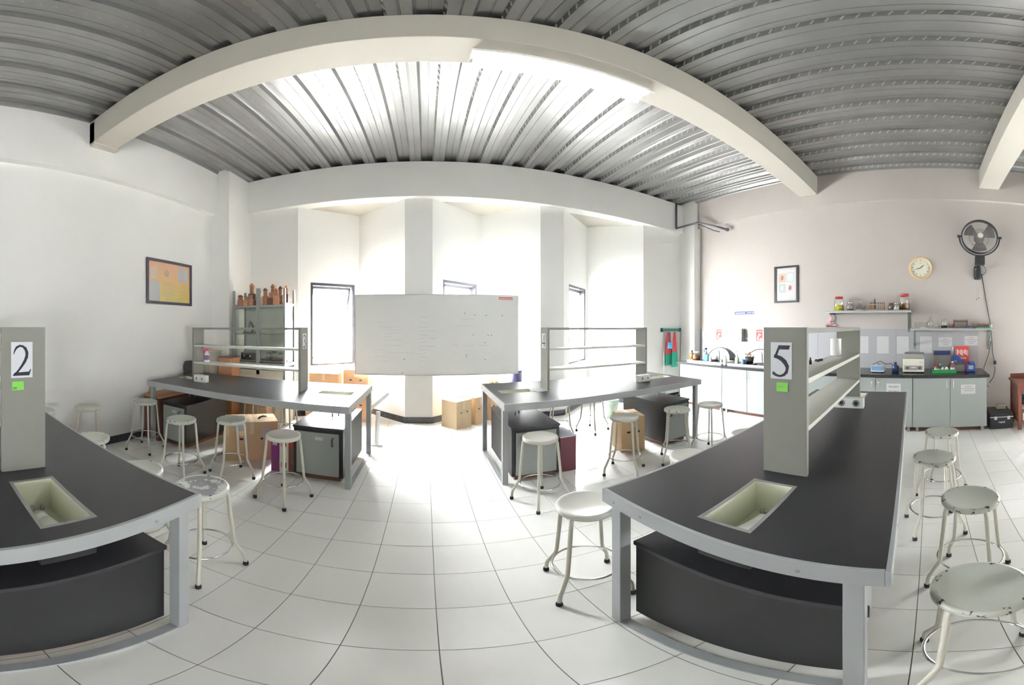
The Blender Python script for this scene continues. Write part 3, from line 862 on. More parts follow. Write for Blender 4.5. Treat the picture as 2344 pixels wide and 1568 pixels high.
vessel('reagent_bottle', 'tall clear bottle with flat stopper on lower shelf', 'bottle', 'bottle', XS, -.008, ZB, .09, .180, GLASS, None, .4, GLASS, group=GB, lidname='stopper')
vessel('conical_flask', 'clear flask fourth on lower shelf', 'flask', 'round', XS, -.108, ZB, .09, .132, GLASS, group=GB)
vessel('specimen_jar', 'jar with pale lid, dark contents, middle of lower shelf', 'jar', 'jar', XS, -.222, ZB, .105, .148, GLASS, BLACKP, .3, GREYP, group=GB)
vessel('beaker', 'brownish beaker left of dark tube rack on lower shelf', 'beaker', 'beaker', XS, -.328, ZB, .088, .092, GLASS, LEAF, .7, group=GB)
tube_rack('dark brown test tube rack on lower wall shelf', -.475, ZB, .215, .135, BRWOOD, 7, MAROON)
vessel('ink_bottle', 'tiny blue bottle right of the dark tube rack', 'bottle', 'bottle', XS - .05, -.59, ZB, .045, .05, BLUE, None, .4, WHITE)
vessel('small_vial', 'tiny clear vial with pale cap on lower shelf', 'bottle', 'bottle', XS, -.645, ZB, .045, .052, GLASS, None, .4, WHITE)
t = thing('brown_tray', 'low brown and green tray near the right end of lower shelf', 'tray', (XS, -.82, ZB))
obj('tray_body', B().box(-.07, .07, -.105, .105, 0, .022), GREENC, t); obj('tray_load', B().box(-.065, .065, -.10, .085, .022, .066, bev=.006), BRWOOD, t)
for q in (-.05, .03): obj('knob', B().lathe([(0, .066), (.014, .066), (.012, .08), (0, .082)], 10, c=(-.02, q, 0), cap=False), WHITE, t)
vessel('cream_cup', 'small cream cup at the right end of lower shelf', 'cup', 'cup', XS - .04, -.952, ZB, .038, .058, CREAM)

# things on the counter, right part
ZC = .846
t = thing('digital_balance', 'small blue and white balance on the counter', 'scale', (4.66, .755, ZC))
obj('body', B().prism([(-.09, .012), (.09, .012), (.09, .085), (-.02, .095), (-.09, .05)], -.095, .095, Matrix(((1, 0, 0, 0), (0, 0, 1, 0), (0, 1, 0, 0), (0, 0, 0, 1)))), WHITE, t)
obj('blue_panel', B().box(-.094, -.02, -.085, .085, .03, .088), BLUEP, t)
obj('pan', B().lathe([(0, .095), (.012, .095), (.012, .108), (.06, .112), (.06, .118), (0, .118)], 24, c=(.03, 0, 0), cap=False), CHROME, t)
for a in (-.07, .07):
    for b_ in (-.07, .07): obj('foot', B().lathe([(.012, 0), (.012, .014)], 10, c=(a, b_, 0)), BLACK, t)
solo('power_cord', B().tube([(4.80, .90, ZC + .012), (4.86, .86, ZC + .09), (4.88, .76, ZC + .135), (4.86, .66, ZC + .09), (4.90, .60, ZC + .10), (4.96, .52, ZC + .03), (4.985, .44, ZC + .012)], .005, 6), BLACKP, 'black cord arching behind the small balance', 'cord')
vessel('dark_bottle', 'dark blue bottle between balance and beige centrifuge', 'bottle', 'bottle', 4.68, .505, ZC, .105, .145, BLUED, None, .4, BLACKP)
t = thing('centrifuge', 'beige bench centrifuge with grey lid on the counter', 'centrifuge', (4.76, .235, ZC))
obj('body', B().box(-.16, .16, -.155, .155, .012, .205, bev=.008), BEIGE, t)
obj('lid', B().box(-.155, .155, -.145, .145, .205, .278, bev=.012), GREYP, t)
fp = obj('control_panel', B().box(-.165, -.158, -.13, .13, .04, .105), GREYP, t)
obj('display', B().box(-.167, -.165, -.035, .035, .068, .088), PAPER, fp)
for q in (-.09, .09): obj('dial', B().lathe([(0, 0), (.017, 0), (.014, .014), (0, .014)], 14, M=basis((-.165, q, .072), (0, -1, 0), (0, 0, 1), (-1, 0, 0)), cap=False), BLACKP, fp)
obj('rating_label', B().box(-.1615, -.160, -.135, -.085, .135, .165), PAPER, t)
for a in (-.12, .12):
    for b_ in (-.12, .12): obj('foot', B().lathe([(.014, 0), (.014, .014)], 10, c=(a, b_, 0)), BLACK, t)
t = thing('bottle_tray', 'shallow green plastic tray holding reagent bottles', 'tray', (4.62, -.205, ZC))
tb = B().box(-.10, .10, -.165, .165, 0, .006)
for (a, b_, c, d) in ((-.106, -.10, -.17, .17), (.10, .106, -.17, .17), (-.10, .10, -.17, -.165), (-.10, .10, .165, .17)): tb.box(a, b_, c, d, 0, .058)
obj('tray_body', tb, GREEN, t)
zt = ZC + .0065
for (y, w, h, bm_, lm, lab) in ((-.105, .085, .125, MAROON, RED, 'dark reagent bottle with red cap and white label in green tray'), (-.185, .05, .095, BEIGE, BLACKP, 'small pale dropper bottle, left one in green tray'),
                                (-.243, .055, .10, CREAM, BLACKP, 'small pale dropper bottle, right one in green tray'), (-.325, .07, .16, MAROON, WHITE, 'brown bottle with white cap at right end of green tray')):
    v = vessel('reagent_bottle', lab, 'bottle', 'bottle', 4.60, y, zt, w, h, bm_, None, .4, lm, 'reagent bottles in the green tray')
    obj('label', B().lathe([(w / 2 + .001, h * .12), (w / 2 + .001, h * .46)], 18, cap=False), PAPERB, v)
v = vessel('reagent_bottle', 'teal capped bottle at the back of green tray', 'bottle', 'bottle', 4.67, -.15, zt, .06, .115, TEAL, None, .4, WHITE, 'reagent bottles in the green tray')
v = vessel('reagent_bottle', 'black bottle at the back of green tray', 'bottle', 'bottle', 4.67, -.285, zt, .07, .13, BLACKP, None, .4, BLACKP, 'reagent bottles in the green tray')
t = thing('document_holder', 'grey document holder with dark blue top band behind green tray', 'file box', (4.92, -.185, ZC))
obj('box', B().box(-.05, .05, -.125, .125, 0, .235), GREYP, t)
obj('blue_band', B().box(-.053, .053, -.128, .128, .235, .30), BLUED, t)
for s_ in (-1, 1): obj('orange_edge', B().box(-.055, -.05, s_ * .12 - .008, s_ * .12 + .008, 0, .235), ORWOOD, t)
t = thing('red_box', 'red printed carton standing at the back of the counter', 'box', (4.95, -.50, ZC))
obj('carton', B().box(-.05, .05, -.10, .10, 0, .365, bev=.002), RED, t)
pr_ = B()
for i in range(9): pr_.box(-.0515, -.05, -.085 + i * .019, -.075 + i * .019 + .005 * (i % 3), .22 + .012 * (i % 4), .30 + .01 * (i % 3))
obj('print_pattern', pr_, PINK, t, kind='stuff'); obj('white_strip', B().box(-.0515, -.05, -.06, .05, .17, .195), PAPER, t)
t = thing('blue_folder', 'blue cardboard magazine file in front of the red carton', 'file box', (4.86, -.43, ZC))
obj('file', B().prism([(-.09, 0), (.09, 0), (.09, .12), (.0, .23), (-.05, .24), (-.09, .23)], -.04, .04, Matrix(((0, 0, 1, 0), (-1, 0, 0, 0), (0, 1, 0, 0), (0, 0, 0, 1)))), BLUE, t)
obj('spine_label', B().box(-.0415, -.04, .02, .07, .10, .16), GREYP, t)
t = thing('grey_box', 'small grey plastic box between bottles and blue jerrycan', 'box', (4.74, -.435, ZC))
obj('body', B().box(-.05, .05, -.08, .08, 0, .105, bev=.006), GREYP, t); obj('lid', B().box(-.054, .054, -.084, .084, .105, .135, bev=.004), DARKGREYC, t)
vessel('glue_stick', 'cream tube with black tip standing behind blue folder', 'tube', 'cup', 4.985, -.365, ZC, .034, .36, CREAM, None, .4, BLACKP)
t = thing('jerrycan', 'dark blue jerrycan with white label on counter end', 'canister', (4.70, -.60, ZC))
obj('body', B().box(-.045, .045, -.065, .065, 0, .125, bev=.012), BLUE, t)
obj('cap', B().lathe([(.018, .125), (.018, .15)], 14, c=(0, .03, 0)), BLUED, t)
obj('handle', B().tube([(0, -.05, .124), (0, -.045, .148), (0, .0, .148), (0, .005, .124)], .007, 6), BLUE, t)
lb = obj('label', B().box(-.0465, -.045, -.035, .035, .04, .095), PAPER, t)
obj('label_lines', B().box(-.0475, -.0465, -.025, .025, .05, .053).box(-.0475, -.0465, -.025, .025, .06, .063).box(-.0475, -.0465, -.025, .025, .07, .073), INKG, lb, kind='stuff')

# things around the sinks
vessel('brown_bottle', 'squat bottle of brown liquid on left sink rim', 'bottle', 'jar', 4.60, 4.10, .869, .15, .17, GLASS, BROWNL, .6, WHITE)
vessel('brown_bottle', 'brown glass bottle with black pump behind left sink rim', 'bottle', 'bottle', 4.70, 4.305, .847, .10, .20, BROWNL, None, .4, BLACKP)
t = vessel('spray_bottle', 'spray bottle with blue trigger head beside left sink', 'bottle', 'bottle', 4.80, 4.03, .869, .085, .20, BEIGE, None, .4, WHITE)
obj('trigger_head', B().box(-.05, .025, -.02, .02, .20, .235, bev=.004).tube([(-.035, 0, .2), (-.045, 0, .15)], .008, 6), BLUED, t)
solo('sponge', B().box(-.05, .05, -.06, .06, 0, .11, bev=.014), BLUEL, 'light blue sponge block on left sink', 'sponge', loc=(4.68, 3.905, .869))
t = vessel('soap_bottle', 'slim white soap bottle with purple base on left sink', 'bottle', 'bottle', 4.56, 3.72, .855, .052, .175, WHITE, None, .4, WHITE)
obj('purple_band', B().lathe([(.0275, .004), (.0275, .03)], 16, cap=False), MAGENTA, t)
vessel('drinking_glass', 'clear glass standing at the right end of left sink', 'glass', 'cup', 4.62, 3.50, .855, .10, .14, GLASS, CREAM, .5)
for (y, x, m, lab) in ((3.335, 4.50, WHITE, 'white pump soap dispenser between the sinks'), (3.13, 4.57, PALEGREEN, 'pale green pump soap bottle on the right sink')):
    t = vessel('pump_bottle', lab, 'bottle', 'bottle', x, y, .847 if y > 3.3 else .869, .075, .17, m, None, .4, WHITE)
    obj('pump', B().tube([(0, 0, .17), (0, 0, .22), (-.045, 0, .222), (-.05, 0, .21)], .006, 6), WHITE, t)
vessel('blue_cup', 'small light blue cup at the front of right sink', 'cup', 'cup', 4.57, 3.0, .869, .085, .085, BLUEP, CREAM, .8)
t = thing('potted_plant', 'dried reddish plant in dark pot on the right sink', 'plant', (4.74, 2.985, .869))
obj('pot', B().lathe([(0, 0), (.06, 0), (.085, .12), (.075, .12), (.07, .10), (0, .10)], 18, cap=False), BLACKP, t)
lf = B()
for i in range(46):
    a = random.uniform(0, 2 * pi); r = random.uniform(.01, .11); z = .12 + random.uniform(0, .10) * (1 - r * 4)
    M = Matrix.Translation((r * cos(a), r * sin(a), z)) @ Matrix.Rotation(a, 4, 'Z') @ Matrix.Rotation(random.uniform(-.9, .9), 4, 'Y')
    lf.prism([(-.028, 0), (0, .012), (.03, 0), (0, -.012)], 0, .002, M)
obj('leaves', lf, LEAF, t, kind='stuff')
solo('black_tray', B().box(-.09, .09, -.10, .10, 0, .035, bev=.01), BLACKP, 'flat black dish on the right sink next to the shelf panel', 'dish', loc=(4.76, 2.70, .855))

# ------------------------------------------------------------------ on the right wall
def frame_pic(M, w, h, fw, label, name='picture_frame', fm=BLACKP, bg=PAPER, depth=.025):
    t = thing(name, label, 'picture', M=M)
    b = B()
    for (a, c, d, e) in ((-w / 2, w / 2, h / 2 - fw, h / 2), (-w / 2, w / 2, -h / 2, -h / 2 + fw), (-w / 2, -w / 2 + fw, -h / 2 + fw, h / 2 - fw), (w / 2 - fw, w / 2, -h / 2 + fw, h / 2 - fw)):
        b.box(a, c, d, e, .001, depth)
    obj('frame', b, fm, t)
    obj('print', B().box(-w / 2 + fw, w / 2 - fw, -h / 2 + fw, h / 2 - fw, .002, .010), bg, t)
    return t
t = frame_pic(onright(2.455, 2.27), .465, .66, .035, 'black framed insect chart hanging on the right wall')
b = B()
for i in range(11):
    for y in (-.275, .275): b.box(-.17 + i * .034 - .007, -.17 + i * .034 + .007, y - .007, y + .007, .010, .0105)
for i in range(19):
    for x in (-.178, .178): b.box(x - .006, x + .006, -.26 + i * .029 - .007, -.26 + i * .029 + .007, .010, .0105)
obj('dotted_border', b, INKG, t, kind='stuff')
for (x, y, m, e) in ((-.078, .115, mat('print_orange', (.62, .40, .30), .7), True), (.078, .122, mat('print_teal', (.50, .62, .62), .7), True), (-.078, -.07, mat('print_grey', (.38, .42, .41), .7), False), (.078, -.07, mat('print_pink', (.62, .50, .53), .7), False)):
    p = obj('picture_panel', B().box(x - .066, x + .066, y - .078, y + .078, .010, .0108), m, t)
    if e:
        fb_ = B()
        for (a, c, d, f_) in ((-.068, .068, .074, .080), (-.068, .068, -.080, -.074), (-.068, -.063, -.08, .08), (.063, .068, -.08, .08)): fb_.box(x + a, x + c, y + d, y + f_, .0108, .0114)
        obj('panel_edge', fb_, INKG, p)
    bug = B().lathe([(0, -.045), (.018, -.03), (.026, 0), (.02, .03), (.01, .045), (0, .05)], 10, M=Matrix.Translation((x, y, .011)) @ Matrix.Diagonal((1, 1, .02, 1)) @ Matrix.Rotation(-pi / 2, 4, 'X'), cap=False)
    for s_ in (-1, 1):
        for q in (-.02, 0, .02): bug.tube([(x, y + q, .0112), (x + s_ * .045, y + q * 2.2, .0112)], .0018, 4)
    obj('insect_drawing', bug, mat('insect_%d' % int(x * 100 + y * 1000), {1: (.36, .2, .16), 0: (.72, .74, .72)}[int(x * y < 0)], .8), p)
for (y, w) in ((.238, .26), (.215, .12)): obj('title_line', B().box(-w / 2, w / 2, y - .005, y + .005, .010, .0105), PINK, t)
lnb = B()
for (x0, x1, y) in ((-.07, .07, -.19), (-.15, -.02, -.22), (-.15, -.03, -.235), (.02, .15, -.218), (.02, .12, -.233), (.02, .14, -.248)): lnb.box(x0, x1, y - .003, y + .003, .010, .0105)
obj('caption_lines', lnb, INKP, t, kind='stuff')

# clock: about 1:42
t = thing('wall_clock', 'round gold rimmed clock reading about twenty to two', 'clock', M=onright(.148, 2.46))
obj('case', B().lathe([(0, .002), (.183, .002), (.187, .02), (.180, .04), (.166, .046), (.154, .032)], 48, cap=False), CLOCKRIM, t)
obj('dial', B().lathe([(0, .026), (.158, .026)], 48, cap=False), CLOCKF, t)
for k in range(1, 13):
    a = pi / 2 - k * pi / 6
    o = obj('numeral', text_mesh(str(k), .036, INK), INK, t); o.location = (.122 * cos(a), .122 * sin(a), .0275)
for nm, ang, L_, w in (('hour_hand', pi / 2 - 1.70 * pi / 6, .080, .012), ('minute_hand', pi / 2 - 42.3 * pi / 30, .115, .009)):
    M = Matrix.Translation((0, 0, .031)) @ Matrix.Rotation(ang, 4, 'Z')
    obj(nm, B().prism([(-.02, -w / 3), (L_ * .5, -w / 2), (L_, 0), (L_ * .5, w / 2), (-.02, w / 3)], 0, .002, M), INK, t)
obj('maker_mark', B().box(-.02, .02, .074, .080, .0265, .0272), INKG, t)

# wall fan
t = thing('wall_fan', 'black caged wall fan with pull cords above the clock', 'fan', (5.12, -.76, 2.93))
Mf = basis((-.30, -.0, 0), (0, -1, 0), (.0, 0, 1), (-1, 0, 0)) @ Matrix.Rotation(radians(-4), 4, 'X')
R = .283
obj('cage_rim', B().lathe([(R - .012, -.075), (R, -.07), (R + .004, -.03), (R, .0), (R - .012, .004)], 48, M=Mf, cap=False).lathe([(R - .014, .004), (R - .014, -.075)], 48, M=Mf, cap=False), BLACKP, t)
gr = B()
for i in range(72):
    a = i * 2 * pi / 72
    gr.tube([Mf @ Vector((.035 * cos(a), .035 * sin(a), .035)), Mf @ Vector((.16 * cos(a), .16 * sin(a), .03)), Mf @ Vector(((R - .008) * cos(a), (R - .008) * sin(a), 0))], .0016, 4)
for r in (.11, .19): gr.tube([Mf @ Vector((r * cos(i * pi / 24), r * sin(i * pi / 24), .029)) for i in range(48)], .0018, 4, closed=True)
obj('cage_wires', gr, GREYP, t, kind='stuff')
obj('cage_back', B().tube([Mf @ Vector((.15 * cos(i * pi / 20), .15 * sin(i * pi / 20), -.10)) for i in range(40)], .003, 5, closed=True), BLACKP, t)
obj('hub_badge', B().lathe([(0, .036), (.043, .036), (.043, .042), (.03, .046), (0, .046)], 24, M=Mf, cap=False), CREAM, t)
for k in range(3):
    Mb = Mf @ Matrix.Rotation(k * 2 * pi / 3 + .5, 4, 'Z')
    bl = B(); n = 7
    va = []
    for i in range(n):
        a = -.50 + i * 1.0 / (n - 1)
        va.append([bl.bm.verts.new(Mb @ Vector((r * cos(a), r * sin(a), -.035 + .045 * (i / (n - 1) - .5)))) for r in (.05, .14, .21, .245)])
    for p, q in zip(va, va[1:]):
        for i in range(3): bl.bm.faces.new((p[i], p[i + 1], q[i + 1], q[i]))
    obj('blade', bl, mat('fan_blade', (.10, .09, .085), .4), t)
obj('motor', B().lathe([(0, -.20), (.06, -.19), (.08, -.13), (.08, -.07), (.0, -.06)], 24, M=Mf, cap=False), BLACKP, t)
yk = [Mf @ Vector(((R + .03) * cos(a), (R + .03) * sin(a), -.04)) for a in [pi * (1 + i / 20) for i in range(21)]]
obj('yoke', B().tube(yk, .012, 8), BLACKP, t)
for s_ in (-1, 1): obj('pivot_knob', B().tube([Mf @ Vector((s_ * (R - .01), 0, -.04)), Mf @ Vector((s_ * (R + .06), 0, -.04))], [.012, .024], 10), BLACKP, t)
obj('neck', B().box(-.33, -.23, -.075, .075, -.47, -.31, bev=.02), BLACKP, t)
obj('arm', B().tube([(-.26, 0, -.42), (-.13, 0, -.44), (-.06, 0, -.48)], .035, 12), BLACKP, t)
obj('wall_mount', B().box(-.075, -.002, -.058, .058, -.66, -.43, bev=.03), BLACKP, t)
obj('switch_label', B().box(-.078, -.0755, -.01, .045, -.50, -.488), PAPER, t)
obj('cord_loop', B().tube([(-.10, -.07, -.43), (-.06, -.13, -.47), (-.03, -.14, -.53), (-.02, -.10, -.57), (-.02, -.06, -.57)], .0045, 6), BLACKP, t)
for (q, e) in ((.02, .98), (-.015, .96)):
    obj('pull_cord', B().tube([(-.08, q, -.64), (-.08, q, -e)], .0016, 4), GREYP, t)
    obj('cord_bead', B().lathe([(0, -.012), (.009, 0), (0, .012)], 10, c=(-.08, q, -e), cap=False), BLACKP, t)
solo('fan_cable', B().tube([(5.11, -.835, 2.36), (5.11, -.90, 1.95), (5.108, -.985, 1.50), (5.108, -1.0, 1.30), (5.108, -1.01, 1.1), (5.105, -1.045, .94), (5.10, -1.05, .80), (5.10, -1.02, .68), (5.08, -.95, .60)], .006, 6), BLACKP, 'dark cable running down the wall from the fan', 'cable')
solo('shelf_cable', B().tube([(5.108, -.985, 1.28), (5.105, -.94, 1.05), (5.10, -.87, .86), (5.1, -.86, .70), (5.09, -.90, .58), (5.1, -.95, .52)], .005, 6), BLACKP, 'thin cable hanging between lower shelf and counter end', 'cable')
t = thing('inline_plug', 'black plug on the cable right of the counter', 'plug', (5.09, -1.045, .93))
obj('plug_body', B().box(-.02, .012, -.022, .022, -.03, .03, bev=.006), BLACKP, t); obj('plug_base', B().box(-.024, .012, -.014, .014, -.05, -.03), PAPER, t)

# printed sheets on wall and backsplash
def sheet(name, label, cat, y, z, w, h, m, lines=(), border=False, x=5.107, linem=INKG):
    t = thing(name, label, cat, M=onright(y, z, x))
    obj('sheet', B().box(-w / 2, w / 2, -h / 2, h / 2, 0, .001), m, t)
    if border:
        b = B()
        for (a, c, d, e) in ((-w / 2, w / 2, h / 2 - .005, h / 2), (-w / 2, w / 2, -h / 2, -h / 2 + .005), (-w / 2, -w / 2 + .005, -h / 2, h / 2), (w / 2 - .005, w / 2, -h / 2, h / 2)): b.box(a, c, d, e, .001, .002)
        obj('border', b, INKG, t)
    if lines:
        b = B()
        for (x0, x1, yy, th) in lines: b.box(x0, x1, yy - th, yy + th, .001, .0016)
        obj('text_lines', b, linem, t, kind='stuff')
    return t
for k, (y, nm) in enumerate(((1.084, 'partly hidden by the shelf panel'), (.754, 'above the small balance'), (.432, 'left of the lower shelf bracket'), (.062, 'right of the bracket, above the centrifuge'))):
    ln = [(-.03, .03, .105, .003)] + [(-.07, .07 - .03 * random.random(), .075 - .02 * i, .0012) for i in range(8)]
    sheet('posted_sheet', 'black edged paper sheet on backsplash, ' + nm, 'paper', y, 1.22, .205, .29, PAPER, ln, True, linem=INKP)
for (y, z, lab) in ((-.247, 1.27, 'white text notice on backsplash above the green tray'), (-.662, 1.288, 'white text notice on backsplash near its right end')):
    sheet('posted_notice', lab, 'notice', y, z, .215, .15, PAPER, [(-.04, .04, .045, .005), (-.10, .10, .018, .004), (-.065, .075, -.012, .004), (-.04, .04, -.040, .004)], False)
for (y, lab) in ((3.942, 'red safety poster left of blue poster over the sink'), (3.002, 'red safety poster cut off by the near right shelf panel')):
    t = sheet('safety_poster', lab, 'poster', y, 1.357, .135, .212, REDL, [], False)
    lettering(t, 'AWAS', .036, 0, .068, .0012, PINK)
    o = obj('hand_drawing', B().ribbon([(-.03, -.09, .03), (-.025, -.03, .03), (.0, .02, .035), (.03, .0, .03)], .001, .0016).prism([(.0, -.10), (.06, -.10), (.06, -.06), (.03, -.045), (.01, -.06)], .001, .0016), PAPER, t)
t = sheet('safety_poster', 'light blue poster beside the red one over the sink', 'poster', 3.793, 1.352, .142, .208, BLUEP, [], False)
obj('white_box_drawing', B().prism([(.0, -.08), (.05, -.08), (.05, .02), (.0, .02)], .001, .0016), PAPERB, t)
obj('dome_drawing', B().prism([(-.066 + .055 * (1 + cos(a)), -.10 + .06 * sin(a)) for a in [i * pi / 10 for i in range(11)]], .001, .0014), PALEGREEN, t)
t = sheet('hygiene_notice', 'white notice sheet below the second red poster', 'notice', 3.0, 1.17, .14, .15, PAPERB, [(-.03, .05, -.01, .004), (-.04, .05, -.035, .004)], False)
t = sheet('wall_calendar', 'blue headed wall calendar above the soap dispenser', 'calendar', 3.345, 1.625, .44, .365, PAPER, [], False, x=5.119)
hd = obj('blue_header', B().box(-.22, .22, .125, .182, .001, .0018), mat('header_blue', (.06, .075, .22), .6), t)
obj('header_text', B().box(-.19, .02, .143, .160, .0018, .0024), PAPERB, hd); obj('header_mark', B().box(.07, .16, .146, .162, .0018, .0024), PINK, hd); obj('header_badge', B().box(.18, .205, .142, .165, .0018, .0024), PAPERB, hd)
for i in range(3):
    for j in range(2):
        cx_, cy_ = -.12 + i * .125, .04 - j * .15
        obj('month_block', B().box(cx_ - .045, cx_ + .045, cy_ - .035, cy_ + .035, .001, .0014), mat('month_pink', (.76, .68, .67), .8) if (i + j) % 2 else PAPERB, t)
        obj('month_title', B().box(cx_ - .045, cx_ + .045, cy_ - .07, cy_ - .04, .001, .0014), mat('month_blue', (.30, .30, .42), .7), t)
t = thing('soap_dispenser', 'boxy metal soap dispenser on the wall above the sinks', 'dispenser', M=onright(3.40, 1.355, 5.107))
obj('case', B().box(-.07, .07, -.125, .125, 0, .105, bev=.006), mat('dispenser_metal', (.62, .58, .53), .3, .5), t)
obj('view_slot', B().box(-.012, .012, -.02, .02, .105, .107), GREYP, t)
obj('push_button', B().box(-.045, .02, -.115, -.075, .105, .115), GREYP, t)
t = thing('wall_socket', 'white wall socket on the backsplash beside the column', 'power socket', M=onright(4.33, 1.355, 5.107))
obj('plate', B().box(-.04, .04, -.05, .05, 0, .012, bev=.003), WHITE, t); obj('slot', B().box(-.006, .006, -.025, .025, .012, .0135), INKG, t)

# ------------------------------------------------------------------ right edge floor things
t = thing('equipment_case', 'black metal trunk on the floor at the counter end', 'case', (4.66, -1.02, 0))
obj('case_body', B().box(-.19, .21, -.17, .17, .01, .185, bev=.008), BLACKP, t)
obj('case_lid', B().box(-.19, .21, -.17, .17, .192, .25, bev=.01), BLACKP, t)
obj('metal_edge', B().box(-.195, -.188, -.172, .172, .182, .194), ALU, t)
for q in (-.10, .09): obj('latch', B().box(-.202, -.19, q - .02, q + .02, .15, .20), ALU, t)
obj('white_logo', B().ribbon([(.05, .10, .006), (.03, .115, .014), (.01, .10, .02), (-.01, .115, .016), (-.03, .10, .02), (-.05, .12, .01)], .191, .1925, basis((0, 0, 0), (0, 1, 0), (0, 0, 1), (-1, 0, 0))), PAPER, t)
t = thing('white_adaptor', 'small pale box lying on the black trunk', 'box', (4.74, -1.06, .251))
obj('body', B().box(-.06, .06, -.07, .07, 0, .07, bev=.006), BEIGE, t); obj('lid_line', B().box(-.062, -.06, -.066, .066, .045, .05), GREYP, t)
# red brown wooden cabinet cut by the picture edge
t = thing('wooden_cabinet', 'open red brown wooden cabinet cut off by the right picture edge', 'cabinet', (4.37, -1.24, 0))
for (x0, x1, y0, y1) in ((0, .05, -.05, 0), (.43, .48, -.05, 0), (0, .05, -.70, -.65), (.43, .48, -.70, -.65)):
    obj('post', B().box(x0, x1, y0, y1, 0, .68), REDWOOD, t)
obj('top_board', B().box(-.02, .50, -.72, .02, .68, .72, bev=.004), REDWOOD, t)
obj('back_ledge', B().box(.44, .48, -.7, .0, .72, .78), REDWOOD, t)
obj('upper_panel', B().box(.005, .03, -.65, -.05, .55, .68), REDWOOD, t)
for z in (.10, .36): obj('shelf_board', B().box(.01, .47, -.69, -.01, z, z + .025), REDWOOD, t)
obj('side_panel', B().box(.05, .43, -.035, -.015, .12, .66), REDWOOD, t)
obj('name_strip', B().box(.003, .0055, -.16, -.09, .64, .655), PAPER, t)
t = thing('blue_cloth', 'bright blue folded cloth inside the red brown cabinet', 'cloth', (4.50, -1.42, .386))
obj('fold', B().box(-.10, .10, -.10, .10, 0, .07, bev=.02).box(-.095, .10, -.095, .09, .071, .12, bev=.02), BLUEL, t)
t = thing('paper_stack', 'stack of pale paper on the lowest shelf of the red brown cabinet', 'paper', (4.50, -1.42, .126))
for k in range(4): obj('ream', B().box(-.10, .12, -.11, .11, k * .03, k * .03 + .028), BEIGE, t)

# ------------------------------------------------------------------ left wall picture
t = frame_pic(onleft(3.215, 2.145), .90, .635, .038, 'black framed certificate with orange and yellow print on left wall', fm=mat('frame_dark_violet', (.06, .05, .09), .4))
# gradient printed background: top salmon, bottom yellow
gm = bpy.data.materials.new('certificate_print'); gm.use_nodes = True
nt = gm.node_tree; bb_ = nt.nodes['Principled BSDF']; tc = nt.nodes.new('ShaderNodeTexCoord'); sx = nt.nodes.new('ShaderNodeSeparateXYZ'); cr = nt.nodes.new('ShaderNodeValToRGB')
ma = nt.nodes.new('ShaderNodeMath'); ma.operation = 'MULTIPLY_ADD'; ma.inputs[1].default_value = 1.5; ma.inputs[2].default_value = .5
nt.links.new(tc.outputs['Object'], sx.inputs[0]); nt.links.new(sx.outputs['Y'], ma.inputs[0]); nt.links.new(ma.outputs[0], cr.inputs[0]); nt.links.new(cr.outputs[0], bb_.inputs['Base Color'])
cr.color_ramp.elements[0].color = (.62, .55, .12, 1); cr.color_ramp.elements[1].color = (.66, .38, .28, 1)
e_ = cr.color_ramp.elements.new(.5); e_.color = (.68, .45, .20, 1); bb_.inputs['Roughness'].default_value = .25
for ch in t.children:
    if ch.name.startswith('print'): ch.data.materials.clear(); ch.data.materials.append(gm)
obj('pasted_sheet', B().box(-.40, -.20, -.27, .0, .010, .0108), PALEGREEN if False else PAPER, t); obj('pasted_sheet', B().box(.16, .36, .03, .23, .010, .0108), PAPER, t)
obj('crest', B().prism([(-.07 + .045 * cos(i * pi / 8), .13 + .05 * sin(i * pi / 8)) for i in range(16)], .010, .0107), mat('crest_grey', (.42, .36, .32), .7), t)
obj('portrait_panel', B().box(-.37, -.25, .03, .20, .010, .0107), mat('portrait_pale', (.62, .50, .42), .7), t)
lnb = B()
for i in range(10): lnb.box(-.16, .06 + .03 * (i % 3), .0 - i * .022 - .003, .0 - i * .022 + .003, .010, .0106)
for i in range(4): lnb.box(-.1, .2 + .03 * (i % 2), -.225 - i * .016, -.22 - i * .016, .010, .0106)
for i in range(3): lnb.box(.2, .37, -.12 - i * .05, -.115 - i * .05, .010, .0106)
obj('print_lines', lnb, mat('certificate_ink', (.45, .36, .22), .8), t, kind='stuff')

# ------------------------------------------------------------------ whiteboard
t = thing('whiteboard', 'large whiteboard with faint writing in front of the middle pier', 'whiteboard', M=onback(.172, 1.388, YB - .004))
w, h = 2.53, 1.24
obj('panel', B().box(-w / 2, w / 2, -h / 2, h / 2, .012, .028), WBOARD, t)
for (a, c, d, e) in ((-w / 2, w / 2, h / 2 - .012, h / 2), (-w / 2, w / 2, -h / 2, -h / 2 + .012)): obj('edge_rail', B().box(a, c, d, e, .010, .034), ALU, t)
for (a, c, d, e) in ((-w / 2, -w / 2 + .012, -h / 2 + .012, h / 2 - .012), (w / 2 - .012, w / 2, -h / 2 + .012, h / 2 - .012)): obj('edge_rail', B().box(a, c, d, e, .010, .034), ALU, t)
for q in (.3, -.34): obj('wall_batten', B().box(-.48, -.08, q, q + .04, .0, .012), ALU, t)
def scrawl(b, x, y, L, s=.018):
    n = max(4, int(L / .012)); pts = []
    for i in range(n): pts.append((x + L * i / (n - 1), y + random.uniform(-s, s) * .6, .0285))
    b.tube(pts, .0014, 3)
wr_ = B()
for (x, y, L) in ((-.95, .19, .1), (-.9, .12, .42), (-.85, .08, .3), (-.8, .02, .22), (-.85, -.03, .17), (-.8, -.08, .28), (-.82, -.16, .3), (-.95, -.23, .13), (-.75, -.27, .4), (-.95, -.33, .2), (-.85, -.40, .12)):
    scrawl(wr_, x, y, L)
